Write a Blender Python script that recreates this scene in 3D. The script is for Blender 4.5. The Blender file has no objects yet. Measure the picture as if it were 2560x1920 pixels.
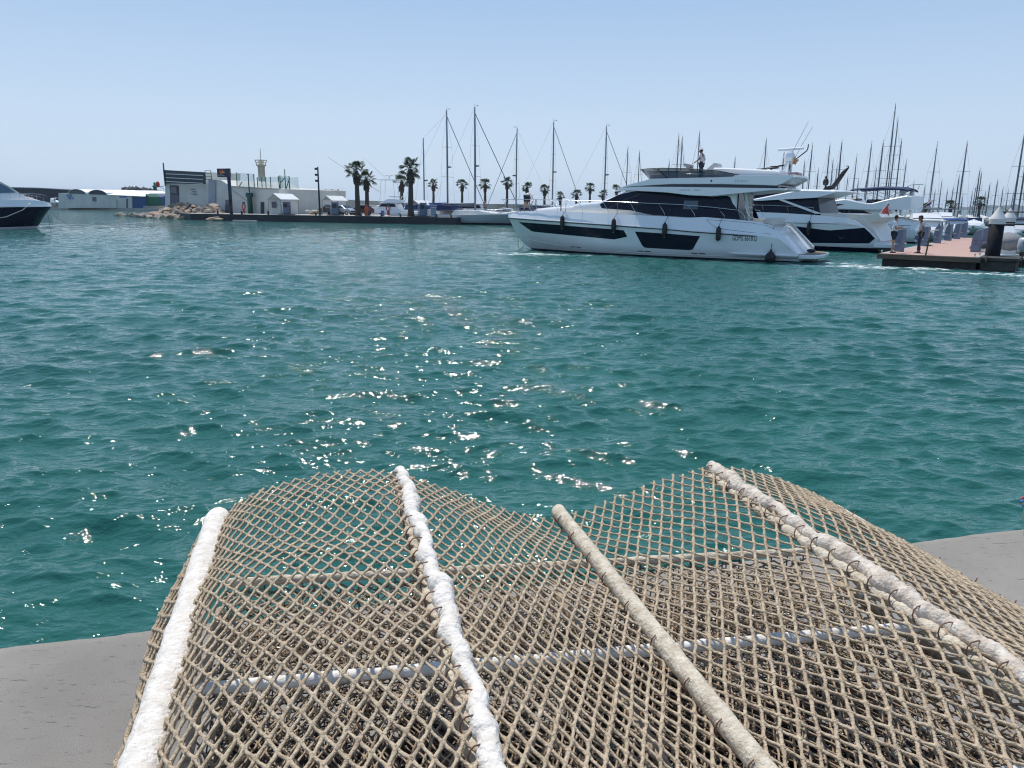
import bpy, math, random
import numpy as np
from mathutils import Vector, Matrix
R = math.radians
random.seed(7)
scn = bpy.context.scene
COL = scn.collection
# ---------------------------------------------------------------- camera
PITCH = math.atan2(447, 1920); ROLL = math.atan(0.0096); EYE = 2.6
cd = bpy.data.cameras.new('camera'); cam = bpy.data.objects.new('camera', cd); COL.objects.link(cam)
cd.sensor_fit = 'HORIZONTAL'; cd.sensor_width = 36; cd.lens = 27.0
cd.clip_start = 0.05; cd.clip_end = 30000
Fv = Vector((0, math.cos(PITCH), -math.sin(PITCH))); Rv0 = Vector((1, 0, 0)); Uv0 = Rv0.cross(Fv)
Rv = Rv0*math.cos(ROLL) + Uv0*math.sin(ROLL); Uv = -Rv0*math.sin(ROLL) + Uv0*math.cos(ROLL)
m = Matrix((Rv, Uv, -Fv)).transposed().to_4x4(); m.translation = Vector((0, 0, EYE))
cam.matrix_world = m
scn.camera = cam
scn.render.resolution_x = 1024; scn.render.resolution_y = 768
# ---------------------------------------------------------------- sky, sun, exposure
SUN_AZ, SUN_EL = -22.0, 63.0        # azimuth from the view direction (+Y), clockwise
w = bpy.data.worlds.new('World'); scn.world = w; w.use_nodes = True
nt = w.node_tree; nt.nodes.clear()
sky = nt.nodes.new('ShaderNodeTexSky'); sky.sky_type = 'NISHITA'; sky.sun_disc = False
sky.sun_elevation = R(SUN_EL); sky.sun_rotation = R(SUN_AZ); sky.altitude = 0
sky.air_density = 1.0; sky.dust_density = .8; sky.ozone_density = 1.5
bg = nt.nodes.new('ShaderNodeBackground'); bg.inputs[1].default_value = 0.10
ow = nt.nodes.new('ShaderNodeOutputWorld')
wtc = nt.nodes.new('ShaderNodeTexCoord'); wsp = nt.nodes.new('ShaderNodeSeparateXYZ'); nt.links.new(wtc.outputs['Generated'], wsp.inputs[0])
wcr = nt.nodes.new('ShaderNodeValToRGB'); nt.links.new(wsp.outputs[2], wcr.inputs[0])
for _x in (.10, .24, .40): wcr.color_ramp.elements.new(_x)
_els = wcr.color_ramp.elements
for _i, (_p, _c) in enumerate(((0, (.60, .73, .90)), (.10, (.55, .69, .88)), (.24, (.37, .545, .80)), (.40, (.28, .455, .73)), (1, (.12, .25, .52)))):
    _els[_i].position = _p; _els[_i].color = (*_c, 1)
wsc = nt.nodes.new('ShaderNodeVectorMath'); wsc.operation = 'SCALE'; wsc.inputs['Scale'].default_value = 10.0; nt.links.new(wcr.outputs[0], wsc.inputs[0])
wmx = nt.nodes.new('ShaderNodeMixRGB'); wmx.inputs[0].default_value = .85; nt.links.new(sky.outputs[0], wmx.inputs[1]); nt.links.new(wsc.outputs[0], wmx.inputs[2])
nt.links.new(wmx.outputs[0], bg.inputs[0]); nt.links.new(bg.outputs[0], ow.inputs[0])
sd = bpy.data.lights.new('sun', 'SUN'); sd.energy = 3.9; sd.angle = R(0.53); sd.color = (1, .95, .88)
so = bpy.data.objects.new('sun', sd); COL.objects.link(so)
sv = Vector((math.sin(R(SUN_AZ))*math.cos(R(SUN_EL)), math.cos(R(SUN_AZ))*math.cos(R(SUN_EL)), math.sin(R(SUN_EL))))
so.rotation_euler = sv.to_track_quat('Z', 'Y').to_euler(); so.location = (0, 0, 60)
scn.view_settings.view_transform = 'Standard'; scn.view_settings.look = 'None'
scn.view_settings.exposure = 0.08; scn.view_settings.gamma = 1.0
scn.render.engine = 'CYCLES'
scn.cycles.sample_clamp_indirect = 6.0
scn.cycles.filter_width = 1.15
scn.cycles.max_bounces = 8
scn.cycles.transparent_max_bounces = 24

# ---------------------------------------------------------------- survey helpers: where a surveyed line of sight meets a plane
def ray(px, py):
    return Fv + Rv*((px-1280)/1920) - Uv*((py-960)/1920)
def on_z(px, py, z=0.0):
    d = ray(px, py); return Vector((0, 0, EYE)) + d*((z-EYE)/d.z)
def on_y(px, py, Y):
    d = ray(px, py); return Vector((0, 0, EYE)) + d*(Y/d.y)
def hor(px): return 500.7 + 0.0096*px

# ---------------------------------------------------------------- materials
MATS = {}
def pbr(name, col, rough=.5, metal=0., var=None, bump=None, spec=.5, trans=0., alpha=1., coat=0., ior=None, tint2=None, emit=None):
    if name in MATS: return MATS[name]
    mt = bpy.data.materials.new(name); mt.use_nodes = True
    t = mt.node_tree; N = t.nodes; L = t.links
    p = N['Principled BSDF']
    p.inputs['Base Color'].default_value = (*col, 1); p.inputs['Roughness'].default_value = rough
    p.inputs['Metallic'].default_value = metal; p.inputs['Specular IOR Level'].default_value = spec
    p.inputs['Transmission Weight'].default_value = trans; p.inputs['Alpha'].default_value = alpha
    p.inputs['Coat Weight'].default_value = coat
    if ior: p.inputs['IOR'].default_value = ior
    tc = N.new('ShaderNodeTexCoord')
    if var:                                  # (scale, amount) mottling, tint2 = second colour
        sc, am = var[:2]
        mp = N.new('ShaderNodeMapping'); L.new(tc.outputs['Object'], mp.inputs[0])
        if len(var) > 2: mp.inputs['Scale'].default_value = var[2]
        nz = N.new('ShaderNodeTexNoise'); nz.inputs['Scale'].default_value = sc; nz.inputs['Detail'].default_value = 8
        nz.inputs['Roughness'].default_value = .65
        L.new(mp.outputs[0], nz.inputs['Vector'])
        cr = N.new('ShaderNodeValToRGB'); L.new(nz.outputs[0], cr.inputs[0])
        cr.color_ramp.elements[0].position = .3; cr.color_ramp.elements[1].position = .72
        c2 = tint2 if tint2 else tuple(c*(1-am) for c in col)
        cr.color_ramp.elements[0].color = (*c2, 1)
        cr.color_ramp.elements[1].color = (*[min(1, c*(1+am*.35)) for c in col], 1)
        L.new(cr.outputs[0], p.inputs['Base Color'])
        mr = N.new('ShaderNodeMapRange'); L.new(nz.outputs[0], mr.inputs[0])
        mr.inputs[3].default_value = min(1, rough*1.25); mr.inputs[4].default_value = rough*.8
        L.new(mr.outputs[0], p.inputs['Roughness'])
    if bump:
        nb = N.new('ShaderNodeTexNoise'); nb.inputs['Scale'].default_value = bump[0]; nb.inputs['Detail'].default_value = 6
        L.new(tc.outputs['Object'], nb.inputs['Vector'])
        b = N.new('ShaderNodeBump'); b.inputs['Strength'].default_value = 1; b.inputs['Distance'].default_value = bump[1]
        L.new(nb.outputs[0], b.inputs['Height']); L.new(b.outputs[0], p.inputs['Normal'])
    MATS[name] = mt
    return mt

# ---------------------------------------------------------------- mesh builder
class MB:
    def __init__(s): s.v = []; s.f = []; s.mi = []; s.m = 0; s.sm = []; s.smooth = False
    def add(s, vs, fs, smooth=None):
        o = len(s.v); s.v += [tuple(p) for p in vs]
        for f in fs: s.f.append(tuple(i+o for i in f)); s.mi.append(s.m); s.sm.append(s.smooth if smooth is None else smooth)
        return s
    def box(s, c, d, rz=0., bev=0.):
        x, y, z = d[0]/2, d[1]/2, d[2]/2; c = Vector(c); rot = Matrix.Rotation(rz, 3, 'Z')
        if bev <= 0:
            vs = [c + rot @ Vector((sx*x, sy*y, sz*z)) for sz in (-1, 1) for sx, sy in ((-1, -1), (1, -1), (1, 1), (-1, 1))]
            return s.add(vs, [(3, 2, 1, 0), (4, 5, 6, 7), (0, 1, 5, 4), (1, 2, 6, 5), (2, 3, 7, 6), (3, 0, 4, 7)], False)
        b = min(bev, x*.49, y*.49, z*.49)
        prof = [(x-b, y, -z+b*1), (x, y, -z+b), (x, y, z-b), (x-b, y-b, z)]
        rings = []
        for zz, ins in ((-z, b), (-z+b, 0), (z-b, 0), (z, b)):
            X, Y = x-ins, y-ins; c2 = b if ins == 0 else b*.4
            pts = [(-X+c2, -Y), (X-c2, -Y), (X, -Y+c2), (X, Y-c2), (X-c2, Y), (-X+c2, Y), (-X, Y-c2), (-X, -Y+c2)]
            rings.append([c + rot @ Vector((px, py, zz)) for px, py in pts])
        return s.loft(rings, closed=True, caps=True, smooth=False)
    def loft(s, rings, closed=True, caps=False, smooth=None):
        n = len(rings[0]); vs = [p for r in rings for p in r]; fs = []
        for i in range(len(rings)-1):
            for j in range(n if closed else n-1):
                k = (j+1) % n
                fs.append((i*n+j, i*n+k, (i+1)*n+k, (i+1)*n+j))
        if caps:
            fs.append(tuple(reversed(range(n)))); fs.append(tuple((len(rings)-1)*n+j for j in range(n)))
        return s.add(vs, fs, smooth)
    def tube(s, pts, r, n=8, caps=True, smooth=True):
        pts = [Vector(p) for p in pts]; rs = r if isinstance(r, (list, tuple)) else [r]*len(pts)
        rings = []; up = None
        for i, p in enumerate(pts):
            t = (pts[min(i+1, len(pts)-1)] - pts[max(i-1, 0)])
            t = t.normalized() if t.length > 1e-9 else Vector((0, 0, 1))
            if up is None:
                up = Vector((0, 0, 1)) if abs(t.z) < .9 else Vector((1, 0, 0))
            x = up.cross(t)
            if x.length < 1e-6: x = Vector((1, 0, 0)).cross(t)
            x.normalize(); y = t.cross(x); up = y
            rings.append([p + (x*math.cos(2*math.pi*k/n) + y*math.sin(2*math.pi*k/n))*rs[i] for k in range(n)])
        return s.loft(rings, True, caps, smooth)
    def lathe(s, c, prof, n=20, smooth=True, axis=None):     # prof: (r, z)
        c = Vector(c); q = Vector(axis).normalized().to_track_quat('Z', 'Y') if axis else None
        rings = []
        for r, z in prof:
            ring = [Vector((r*math.cos(2*math.pi*k/n), r*math.sin(2*math.pi*k/n), z)) for k in range(n)]
            rings.append([c + (q @ p if q else p) for p in ring])
        return s.loft(rings, True, True, smooth)
    def ball(s, c, r, n=10, m=6, sq=(1, 1, 1), jit=0., rnd=random):
        c = Vector(c); rings = []
        for i in range(m+1):
            th = math.pi*i/m; rr = max(math.sin(th), 1e-3)
            rings.append([c + Vector((r*rr*math.cos(2*math.pi*k/n)*sq[0], r*rr*math.sin(2*math.pi*k/n)*sq[1], -r*math.cos(th)*sq[2]))*(1+(rnd.random()-.5)*jit) for k in range(n)])
        return s.loft(rings, True, True, True)
    def prism(s, poly, o, ux, uy, th):       # polygon (x,y) in the plane o,ux,uy, thickness th along the normal
        o = Vector(o); ux = Vector(ux); uy = Vector(uy); nn = ux.cross(uy).normalized()
        a = [o + ux*p[0] + uy*p[1] for p in poly]; b = [p + nn*th for p in a]; n = len(poly)
        fs = [tuple(reversed(range(n))), tuple(range(n, 2*n))] + [(i, (i+1) % n, n+(i+1) % n, n+i) for i in range(n)]
        return s.add(a+b, fs, False)
    def build(s, name, mat, parent=None, loc=None, autosmooth=None):
        me = bpy.data.meshes.new(name); me.from_pydata(s.v, [], s.f)
        for x in (mat if isinstance(mat, (list, tuple)) else [mat]): me.materials.append(x)
        if s.f:
            me.polygons.foreach_set('material_index', s.mi); me.polygons.foreach_set('use_smooth', s.sm)
        me.validate(); me.update()
        o = bpy.data.objects.new(name, me); COL.objects.link(o)
        if parent: o.parent = parent
        if loc is not None: o.location = loc
        return o

def tag(o, label=None, cat=None, group=None, kind=None):
    if label: o['label'] = label
    if cat: o['category'] = cat
    if group: o['group'] = group
    if kind: o['kind'] = kind
    return o
def thing(name, label, cat, loc=(0, 0, 0), rz=0., group=None):
    o = bpy.data.objects.new(name, None); o.empty_display_size = .2; COL.objects.link(o)
    o.location = loc; o.rotation_euler = (0, 0, rz)
    return tag(o, label, cat, group)
def kids(o): return [c for c in COL.objects if c.parent == o]
def copy_tree(o, parent=None, _kids=None):
    if _kids is None:
        _kids = {}
        for c in COL.objects:
            if c.parent: _kids.setdefault(c.parent.name, []).append(c)
    c = o.copy(); COL.objects.link(c)
    if parent: c.parent = parent
    for ch in _kids.get(o.name, []): copy_tree(ch, c, _kids)
    return c
def lerp_table(tab, x):
    xs = [t[0] for t in tab]; return float(np.interp(x, xs, [t[1] for t in tab]))

# ================================================================ WATER (one sheet to the horizon)
def water():
    rs = [1.0]
    while rs[-1] < 60: rs.append(rs[-1]*1.0040)
    while rs[-1] < 260: rs.append(rs[-1]*1.0060)
    while rs[-1] < 8000: rs.append(rs[-1]*1.06)
    rs = np.array(rs); th = np.linspace(R(-66), R(66), 1400)
    rr, tt = np.meshgrid(rs, th, indexing='ij')
    X = rr*np.sin(tt); Y = rr*np.cos(tt); X0 = X.copy(); Y0 = Y.copy(); Z = np.zeros_like(X)
    rg = np.random.RandomState(11)
    cell = rr*np.interp(rr, [0, 60, 90, 240, 300], [.0040, .0040, .0060, .0060, .06])
    wind = R(-100)                        # waves run towards the quay, a little to the left
    lam = np.exp(rg.uniform(np.log(.11), np.log(2.8), 170))
    for l in lam:
        k = 2*np.pi/l; d = wind + rg.normal(0, .50 if l < .45 else .36)
        slope = .0300*(.38 if l > 1.5 else .66 if l > .8 else 1.3 if l > .3 else 1.4)
        a = slope/k
        ph = rg.uniform(0, 2*np.pi)
        fade = np.clip((l/cell - 2.6)/2, 0, 1)
        q = k*(X0*np.cos(d) + Y0*np.sin(d)) + ph
        s_, c_ = np.sin(q), np.cos(q)
        Z += a*fade*s_
        X += a*.9*fade*np.cos(d)*c_; Y += a*.9*fade*np.sin(d)*c_
    n, mcol = X.shape
    me = bpy.data.meshes.new('water')
    me.vertices.add(n*mcol); me.vertices.foreach_set('co', np.stack([X, Y, Z], -1).astype(np.float32).ravel())
    i, j = np.meshgrid(np.arange(n-1), np.arange(mcol-1), indexing='ij')
    f = np.stack([i*mcol+j, (i+1)*mcol+j, (i+1)*mcol+j+1, i*mcol+j+1], -1).reshape(-1, 4)
    me.loops.add(f.size); me.loops.foreach_set('vertex_index', f.ravel().astype(np.int32))
    me.polygons.add(len(f)); me.polygons.foreach_set('loop_start', np.arange(0, f.size, 4, dtype=np.int32))
    me.polygons.foreach_set('use_smooth', np.ones(len(f), bool))
    me.update(calc_edges=True); me.validate()
    o = bpy.data.objects.new('water', me); COL.objects.link(o); o['kind'] = 'structure'
    mt = bpy.data.materials.new('harbour water'); mt.use_nodes = True; me.materials.append(mt)
    t = mt.node_tree; N = t.nodes; L = t.links; p = N['Principled BSDF']
    p.inputs['Roughness'].default_value = .05; p.inputs['IOR'].default_value = 1.333
    tc = N.new('ShaderNodeTexCoord')
    def noise(scale, detail, vscale=(1, 1, 1), rot=0):
        mp = N.new('ShaderNodeMapping'); mp.inputs['Scale'].default_value = vscale; mp.inputs['Rotation'].default_value = (0, 0, rot)
        L.new(tc.outputs['Object'], mp.inputs[0])
        nz = N.new('ShaderNodeTexNoise'); nz.inputs['Scale'].default_value = scale; nz.inputs['Detail'].default_value = detail
        L.new(mp.outputs[0], nz.inputs['Vector']); return nz.outputs[0]
    def math_(op, a, b=None):
        q = N.new('ShaderNodeMath'); q.operation = op
        for k, x in enumerate((a, b)):
            if x is None: continue
            if isinstance(x, (int, float)): q.inputs[k].default_value = x
            else: L.new(x, q.inputs[k])
        return q.outputs[0]
    # body colour: green water over sand, with slow drifting patches
    cr = N.new('ShaderNodeValToRGB'); L.new(noise(.12, 4), cr.inputs[0])
    cr.color_ramp.elements[0].position = .3; cr.color_ramp.elements[1].position = .75
    cr.color_ramp.elements[0].color = (.015, .090, .077, 1); cr.color_ramp.elements[1].color = (.026, .126, .106, 1)
    # foam: churned water round the moving yacht and along the pontoon
    sep = N.new('ShaderNodeSeparateXYZ'); L.new(tc.outputs['Object'], sep.inputs[0])
    def seg_dist(ax, ay, bx, by):          # distance to a segment
        lx, ly = bx-ax, by-ay; l2 = lx*lx+ly*ly
        dx = math_('SUBTRACT', sep.outputs[0], ax); dy = math_('SUBTRACT', sep.outputs[1], ay)
        tq = math_('DIVIDE', math_('ADD', math_('MULTIPLY', dx, lx), math_('MULTIPLY', dy, ly)), l2)
        tq = math_('MINIMUM', math_('MAXIMUM', tq, 0.), 1.)
        ex = math_('SUBTRACT', dx, math_('MULTIPLY', tq, lx)); ey = math_('SUBTRACT', dy, math_('MULTIPLY', tq, ly))
        return math_('SQRT', math_('ADD', math_('MULTIPLY', ex, ex), math_('MULTIPLY', ey, ey)))
    total = None
    for ax, ay, bx, by, wd, am in FOAM:
        d = seg_dist(ax, ay, bx, by)
        g = math_('MULTIPLY', math_('MAXIMUM', math_('SUBTRACT', 1., math_('DIVIDE', d, wd)), 0.), am)
        total = g if total is None else math_('MAXIMUM', total, g)
    nf = noise(2.6, 12, (.8, 1.8, 1), R(10))
    fm = math_('MULTIPLY', math_('MAXIMUM', math_('SUBTRACT', math_('ADD', total, math_('MULTIPLY', nf, 1.3)), 1.12), 0.), 5.)
    fm = math_('MINIMUM', fm, 1.)
    milky = math_('MULTIPLY', math_('MINIMUM', total, 1.), .5)
    mx0 = N.new('ShaderNodeMixRGB'); L.new(milky, mx0.inputs[0]); L.new(cr.outputs[0], mx0.inputs[1]); mx0.inputs[2].default_value = (.10, .30, .30, 1)
    mx = N.new('ShaderNodeMixRGB'); L.new(fm, mx.inputs[0]); L.new(mx0.outputs[0], mx.inputs[1]); mx.inputs[2].default_value = (.72, .78, .76, 1)
    L.new(mx.outputs[0], p.inputs['Base Color'])
    ro = N.new('ShaderNodeMapRange'); L.new(fm, ro.inputs[0]); ro.inputs[3].default_value = .05; ro.inputs[4].default_value = .7
    L.new(ro.outputs[0], p.inputs['Roughness'])
    # the basin is choppier out in the open than in the lee of the quay
    def ramp_far(a, b, lo, hi):
        far = N.new('ShaderNodeMapRange'); far.interpolation_type = 'SMOOTHSTEP'; L.new(sep.outputs[1], far.inputs[0])
        for k_, v_ in zip((1, 2, 3, 4), (a, b, lo, hi)): far.inputs[k_].default_value = v_
        return far.outputs[0]
    h = math_('MULTIPLY', math_('MULTIPLY', noise(1.7, 3, (.6, 1.4, 1), R(8)), ramp_far(25, 90, .10, 1.0)), .72)
    h = math_('ADD', h, math_('MULTIPLY', math_('MULTIPLY', noise(4.6, 3, (.65, 1.3, 1), R(-6)), ramp_far(15, 75, .32, 1.0)), .125))
    h = math_('ADD', h, math_('MULTIPLY', noise(16, 2, (.75, 1.2, 1), R(5)), .0140))
    h = math_('ADD', h, math_('MULTIPLY', fm, .05))
    b = N.new('ShaderNodeBump'); b.inputs['Strength'].default_value = 1; b.inputs['Distance'].default_value = 1.0
    L.new(h, b.inputs['Height']); L.new(b.outputs[0], p.inputs['Normal'])
    return o
# (x0, y0, x1, y1, half width, amount)
FOAM = [(-.9, 42.6, 3.6, 42.0, 1.3, .60), (3.0, 43.0, 9.5, 38.6, .8, .42), (13.2, 36.2, 22, 33.6, 1.8, .62),
        (17, 33.0, 32, 27.8, 2.6, .56), (14.0, 38.0, 19.5, 36.5, 1.4, .55)]
water()

# ================================================================ QUAY in the foreground
QZ = 1.1
e0 = on_z(0, 1616, QZ); e1 = on_z(2560, 1318, QZ)
qdir = (e1-e0).normalized(); qn = Vector((-qdir.y, qdir.x, 0))        # qn points out over the water
def quay():
    rg = random.Random(3)
    mb = MB(); n = 400; A, B, C, D, E_ = [], [], [], [], []
    for i in range(n+1):
        u = -6 + 14*i/n; p = e0 + qdir*u
        j = .006*math.sin(u*3.1)+.004*math.sin(u*11+1)+rg.uniform(-.0025, .0025); zz = rg.uniform(-.0015, .0015)
        A.append(p - qn*8); B.append(p - qn*.05 + Vector((0, 0, 0))); C.append(p - qn*(.012-j) + Vector((0, 0, -.004+zz)))
        D.append(p + qn*(.002+j) + Vector((0, 0, -.022))); E_.append(p + qn*.012 + Vector((0, 0, -2.2)))
    mb.loft([A, B, C, D, E_], closed=False, smooth=True)
    mt = bpy.data.materials.new('worn concrete'); mt.use_nodes = True; t = mt.node_tree; N = t.nodes; L = t.links; p = N['Principled BSDF']
    p.inputs['Roughness'].default_value = .85; p.inputs['Specular IOR Level'].default_value = .3
    tc = N.new('ShaderNodeTexCoord')
    def nz(scale, det, vs, rot=0, ro=.6):
        mp = N.new('ShaderNodeMapping'); mp.inputs['Scale'].default_value = vs; mp.inputs['Rotation'].default_value = (0, 0, rot)
        L.new(tc.outputs['Object'], mp.inputs[0]); q = N.new('ShaderNodeTexNoise'); q.inputs['Scale'].default_value = scale
        q.inputs['Detail'].default_value = det; q.inputs['Roughness'].default_value = ro; L.new(mp.outputs[0], q.inputs[0]); return q.outputs[0]
    def ramp(src, a, ca, b_, cb):
        r = N.new('ShaderNodeValToRGB'); L.new(src, r.inputs[0]); e = r.color_ramp.elements
        e[0].position = a; e[0].color = (*ca, 1); e[1].position = b_; e[1].color = (*cb, 1); return r.outputs[0]
    base = ramp(nz(1.6, 8, (1, 1, 1)), .3, (.31, .285, .25), .7, (.41, .38, .34))
    fine = ramp(nz(300, 4, (1, 1, 1), 0, .8), .32, (.58,)*3, .68, (1.2,)*3)
    pits = ramp(nz(46, 4, (.45, 1.7, 1), -R(14.6), .7), .61, (1, 1, 1), .70, (.42, .41, .40))
    pits2 = ramp(nz(150, 3, (.5, 1.6, 1), -R(20), .7), .66, (1, 1, 1), .74, (.5, .49, .48))
    def mul(a, b):
        q = N.new('ShaderNodeMixRGB'); q.blend_type = 'MULTIPLY'; q.inputs[0].default_value = 1; L.new(a, q.inputs[1]); L.new(b, q.inputs[2]); return q.outputs[0]
    L.new(mul(mul(mul(base, fine), pits), pits2), p.inputs['Base Color'])
    hh = mul(pits, fine); b = N.new('ShaderNodeBump'); b.inputs['Distance'].default_value = .004; b.inputs['Strength'].default_value = .8
    L.new(hh, b.inputs['Height']); L.new(b.outputs[0], p.inputs['Normal'])
    tag(mb.build('quay', mt), kind='structure')
quay()
# ================================================================ MESH CAGE lying on the quay
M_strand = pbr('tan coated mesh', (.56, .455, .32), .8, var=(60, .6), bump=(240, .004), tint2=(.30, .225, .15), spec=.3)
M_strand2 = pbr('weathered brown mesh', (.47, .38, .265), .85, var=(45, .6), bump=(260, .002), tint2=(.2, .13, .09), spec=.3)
M_white = pbr('crusted white pipe', (.80, .765, .71), .8, var=(38, .3), bump=(150, .004), tint2=(.60, .54, .46), spec=.3)
M_cream = pbr('crusted cream pipe', (.64, .58, .47), .8, var=(42, .5), bump=(150, .005), tint2=(.40, .33, .24), spec=.3)
M_ropew = pbr('bleached rope lashing', (.70, .64, .56), .9, var=(40, .45), bump=(130, .006), tint2=(.42, .34, .26), spec=.2)
M_rust = pbr('rusty brown wire', (.24, .12, .08), .7, var=(80, .5))
M_bar = pbr('dirty white cross bar', (.88, .85, .80), .75, var=(22, .3), bump=(120, .003), tint2=(.62, .58, .52), spec=.3)
M_greyp = pbr('grey cement post', (.22, .205, .19), .85, var=(30, .4), bump=(90, .004))
M_wire = pbr('dark steel wire', (.06, .052, .045), .55, var=(60, .5))
M_muss = pbr('black mussel shells', (.012, .013, .017), .28, var=(70, .5), tint2=(.04, .035, .035), spec=.6)
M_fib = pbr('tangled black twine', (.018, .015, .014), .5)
M_shell = pbr('pale shell fragments', (.42, .40, .37), .6, var=(90, .5))
SD = .8                                                    # pipes lie this far below the eye
PROF = [(-.283, .795), (-.25, .757), (-.206, .722), (-.15, .700), (-.101, .687), (-.007, .671), (.086, .667), (.133, .671), (.18, .679), (.227, .692), (.299, .717),
        (.407, .762), (.507, .797), (.59, .808), (.65, .799), (.718, .778), (.842, .732), (.942, .698), (1.0, .684), (1.07, .688), (1.176, .710), (1.286, .756), (1.365, .800)]
pb = np.array([p[0] for p in PROF]); pz = 1.5-np.array([p[1] for p in PROF])
bb = np.linspace(pb[0], pb[-1], 600)
zz = np.interp(bb, pb, pz); ker = np.ones(25)/25
zp = np.concatenate([np.full(12, zz[0]), zz, np.full(12, zz[-1])]); zz = np.convolve(zp, ker, 'valid')
arc = np.concatenate([[0], np.cumsum(np.hypot(np.diff(bb), np.diff(zz)))])
def top_pt(s, t):           # arc length s, distance a=t -> local point
    b = float(np.interp(s, arc, bb)); z = float(np.interp(s, arc, zz))
    z += .006*math.sin(t*7+b*9)+.004*math.sin(t*19+b*5)
    return Vector((b, t, z))
def rimA(b): return 2.426*SD*.985 - .148*b
CAGE_RZ = R(14.2)
cage = thing('mesh_cage', 'large wavy cage of tan diamond mesh on white pipes lying on the quay', 'mesh cage', (0, 0, QZ), CAGE_RZ)
def diamond_net(fn, s0, s1, t0, t1fn, ds=.0295, dt=.057, r=.0034, seed=1, drop=0., nseg=3, sides=5):
    rg = random.Random(seed); mb = MB(); mb.smooth = True
    ns = int((s1-s0)/ds*2); nt_ = 90
    nodes = {}
    def node(i, j):
        k = (i, j)
        if k not in nodes:
            nodes[k] = (s0+i*ds/2+rg.uniform(-.0016, .0016), t0+j*dt/2+rg.uniform(-.0028, .0028))
        return nodes[k]
    for i in range(0, ns+1):
        for j in range(0, nt_):
            if (i+j) % 2: continue
            s, t = node(i, j); tm = t1fn(s)
            if t > tm: continue
            for di in (-1, 1):
                i2 = i+di
                if i2 < 0 or i2 > ns: continue
                s2, t2 = node(i2, j+1)
                if drop and rg.random() < drop: continue
                end = 1.0
                if t2 > tm+.012: end = .45
                pts = []; rr = []
                for q in range(nseg+1):
                    f = q/nseg*end
                    fs = f*f*(3-2*f)                     # rounded corners at the knots
                    fs = .55*fs+.45*f
                    pp = fn(s+(s2-s)*fs, t+(t2-t)*f)
                    pts.append(pp); e = abs(f-.5)*2
                    rr.append(r*(.84 if di > 0 else .72)*(1+.42*e*e+rg.uniform(-.18, .26)))
                mb.tube(pts, rr, sides, caps=(end < 1))
            if rg.random() < .9:
                mb.ball(fn(s, t)+Vector((0, 0, .0004)), r*1.42, 6, 4, (1, 1.7, 1), .3, rg)
    return mb
diamond_net(top_pt, .012, arc[-1]-.01, .42, lambda s: rimA(float(np.interp(s, arc, bb)))).build('diamond_mesh', M_strand, cage)
# side nets hanging from the outer pipes
def left_side(s, t):
    f = s/.30; return Vector((-.285 - .075*math.sin(min(1, f*1.9)*math.pi*.62) - .010*math.sin(t*9), t+.02*f, .735-.01 - s*.95))
def right_side(s, t):
    f = s/.30; return Vector((1.362 + .03*math.sin(min(1, f*1.3)*math.pi*.75), t, .70-.01 - s*.95))
diamond_net(left_side, 0, .42, .42, lambda s: rimA(-.28), seed=5).build('side_mesh', M_strand, cage)
diamond_net(right_side, 0, .42, .42, lambda s: rimA(1.36), seed=6).build('side_mesh', M_strand, cage)
# pipes
def crust_tube(pts, r, amp, seed, n=14, seg=70, flat=.0):
    rg = random.Random(seed); a, b = Vector(pts[0]), Vector(pts[-1]); mb = MB(); mb.smooth = True
    rings = []; ax = (b-a).normalized(); x = Vector((0, 0, 1)).cross(ax).normalized(); y = ax.cross(x)
    ph = [rg.uniform(0, 6.28) for _ in range(8)]
    L_ = (b-a).length
    for i in range(seg+1):
        f = i/seg; p = a.lerp(b, f); u = f*L_
        capf = min(1, math.sqrt(max(0, 1-(1-min(1, min(u, L_-u)/(r*.9)))**2))+.02)
        ring = []
        for k in range(n):
            th = 2*math.pi*k/n
            q = 1+amp*(.5*math.sin(u*37+ph[0]+2*th)+.4*math.sin(u*71+ph[1]-th)+.3*math.sin(u*17+ph[2])+.35*math.sin(u*140+ph[3]+3*th)+rg.uniform(-.4, .4))
            ring.append(p+(x*math.cos(th)+y*math.sin(th))*r*q*capf)
        rings.append(ring)
    mb.loft(rings, True, True, True)
    return mb
T0 = .38
crust_tube([(-.276, T0, .712), (-.276, rimA(-.276)+.03, .712)], .0315, .055, 1).build('end_pipe', M_white, cage)
crust_tube([(.594, T0, .706), (.594, rimA(.594)+.03, .706)], .0185, .06, 2).build('valley_pipe', M_cream, cage)
crust_tube([(1.362, T0, .690), (1.362, rimA(1.362)+.02, .690)], .013, .05, 3).build('end_pipe', M_cream, cage)
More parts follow.
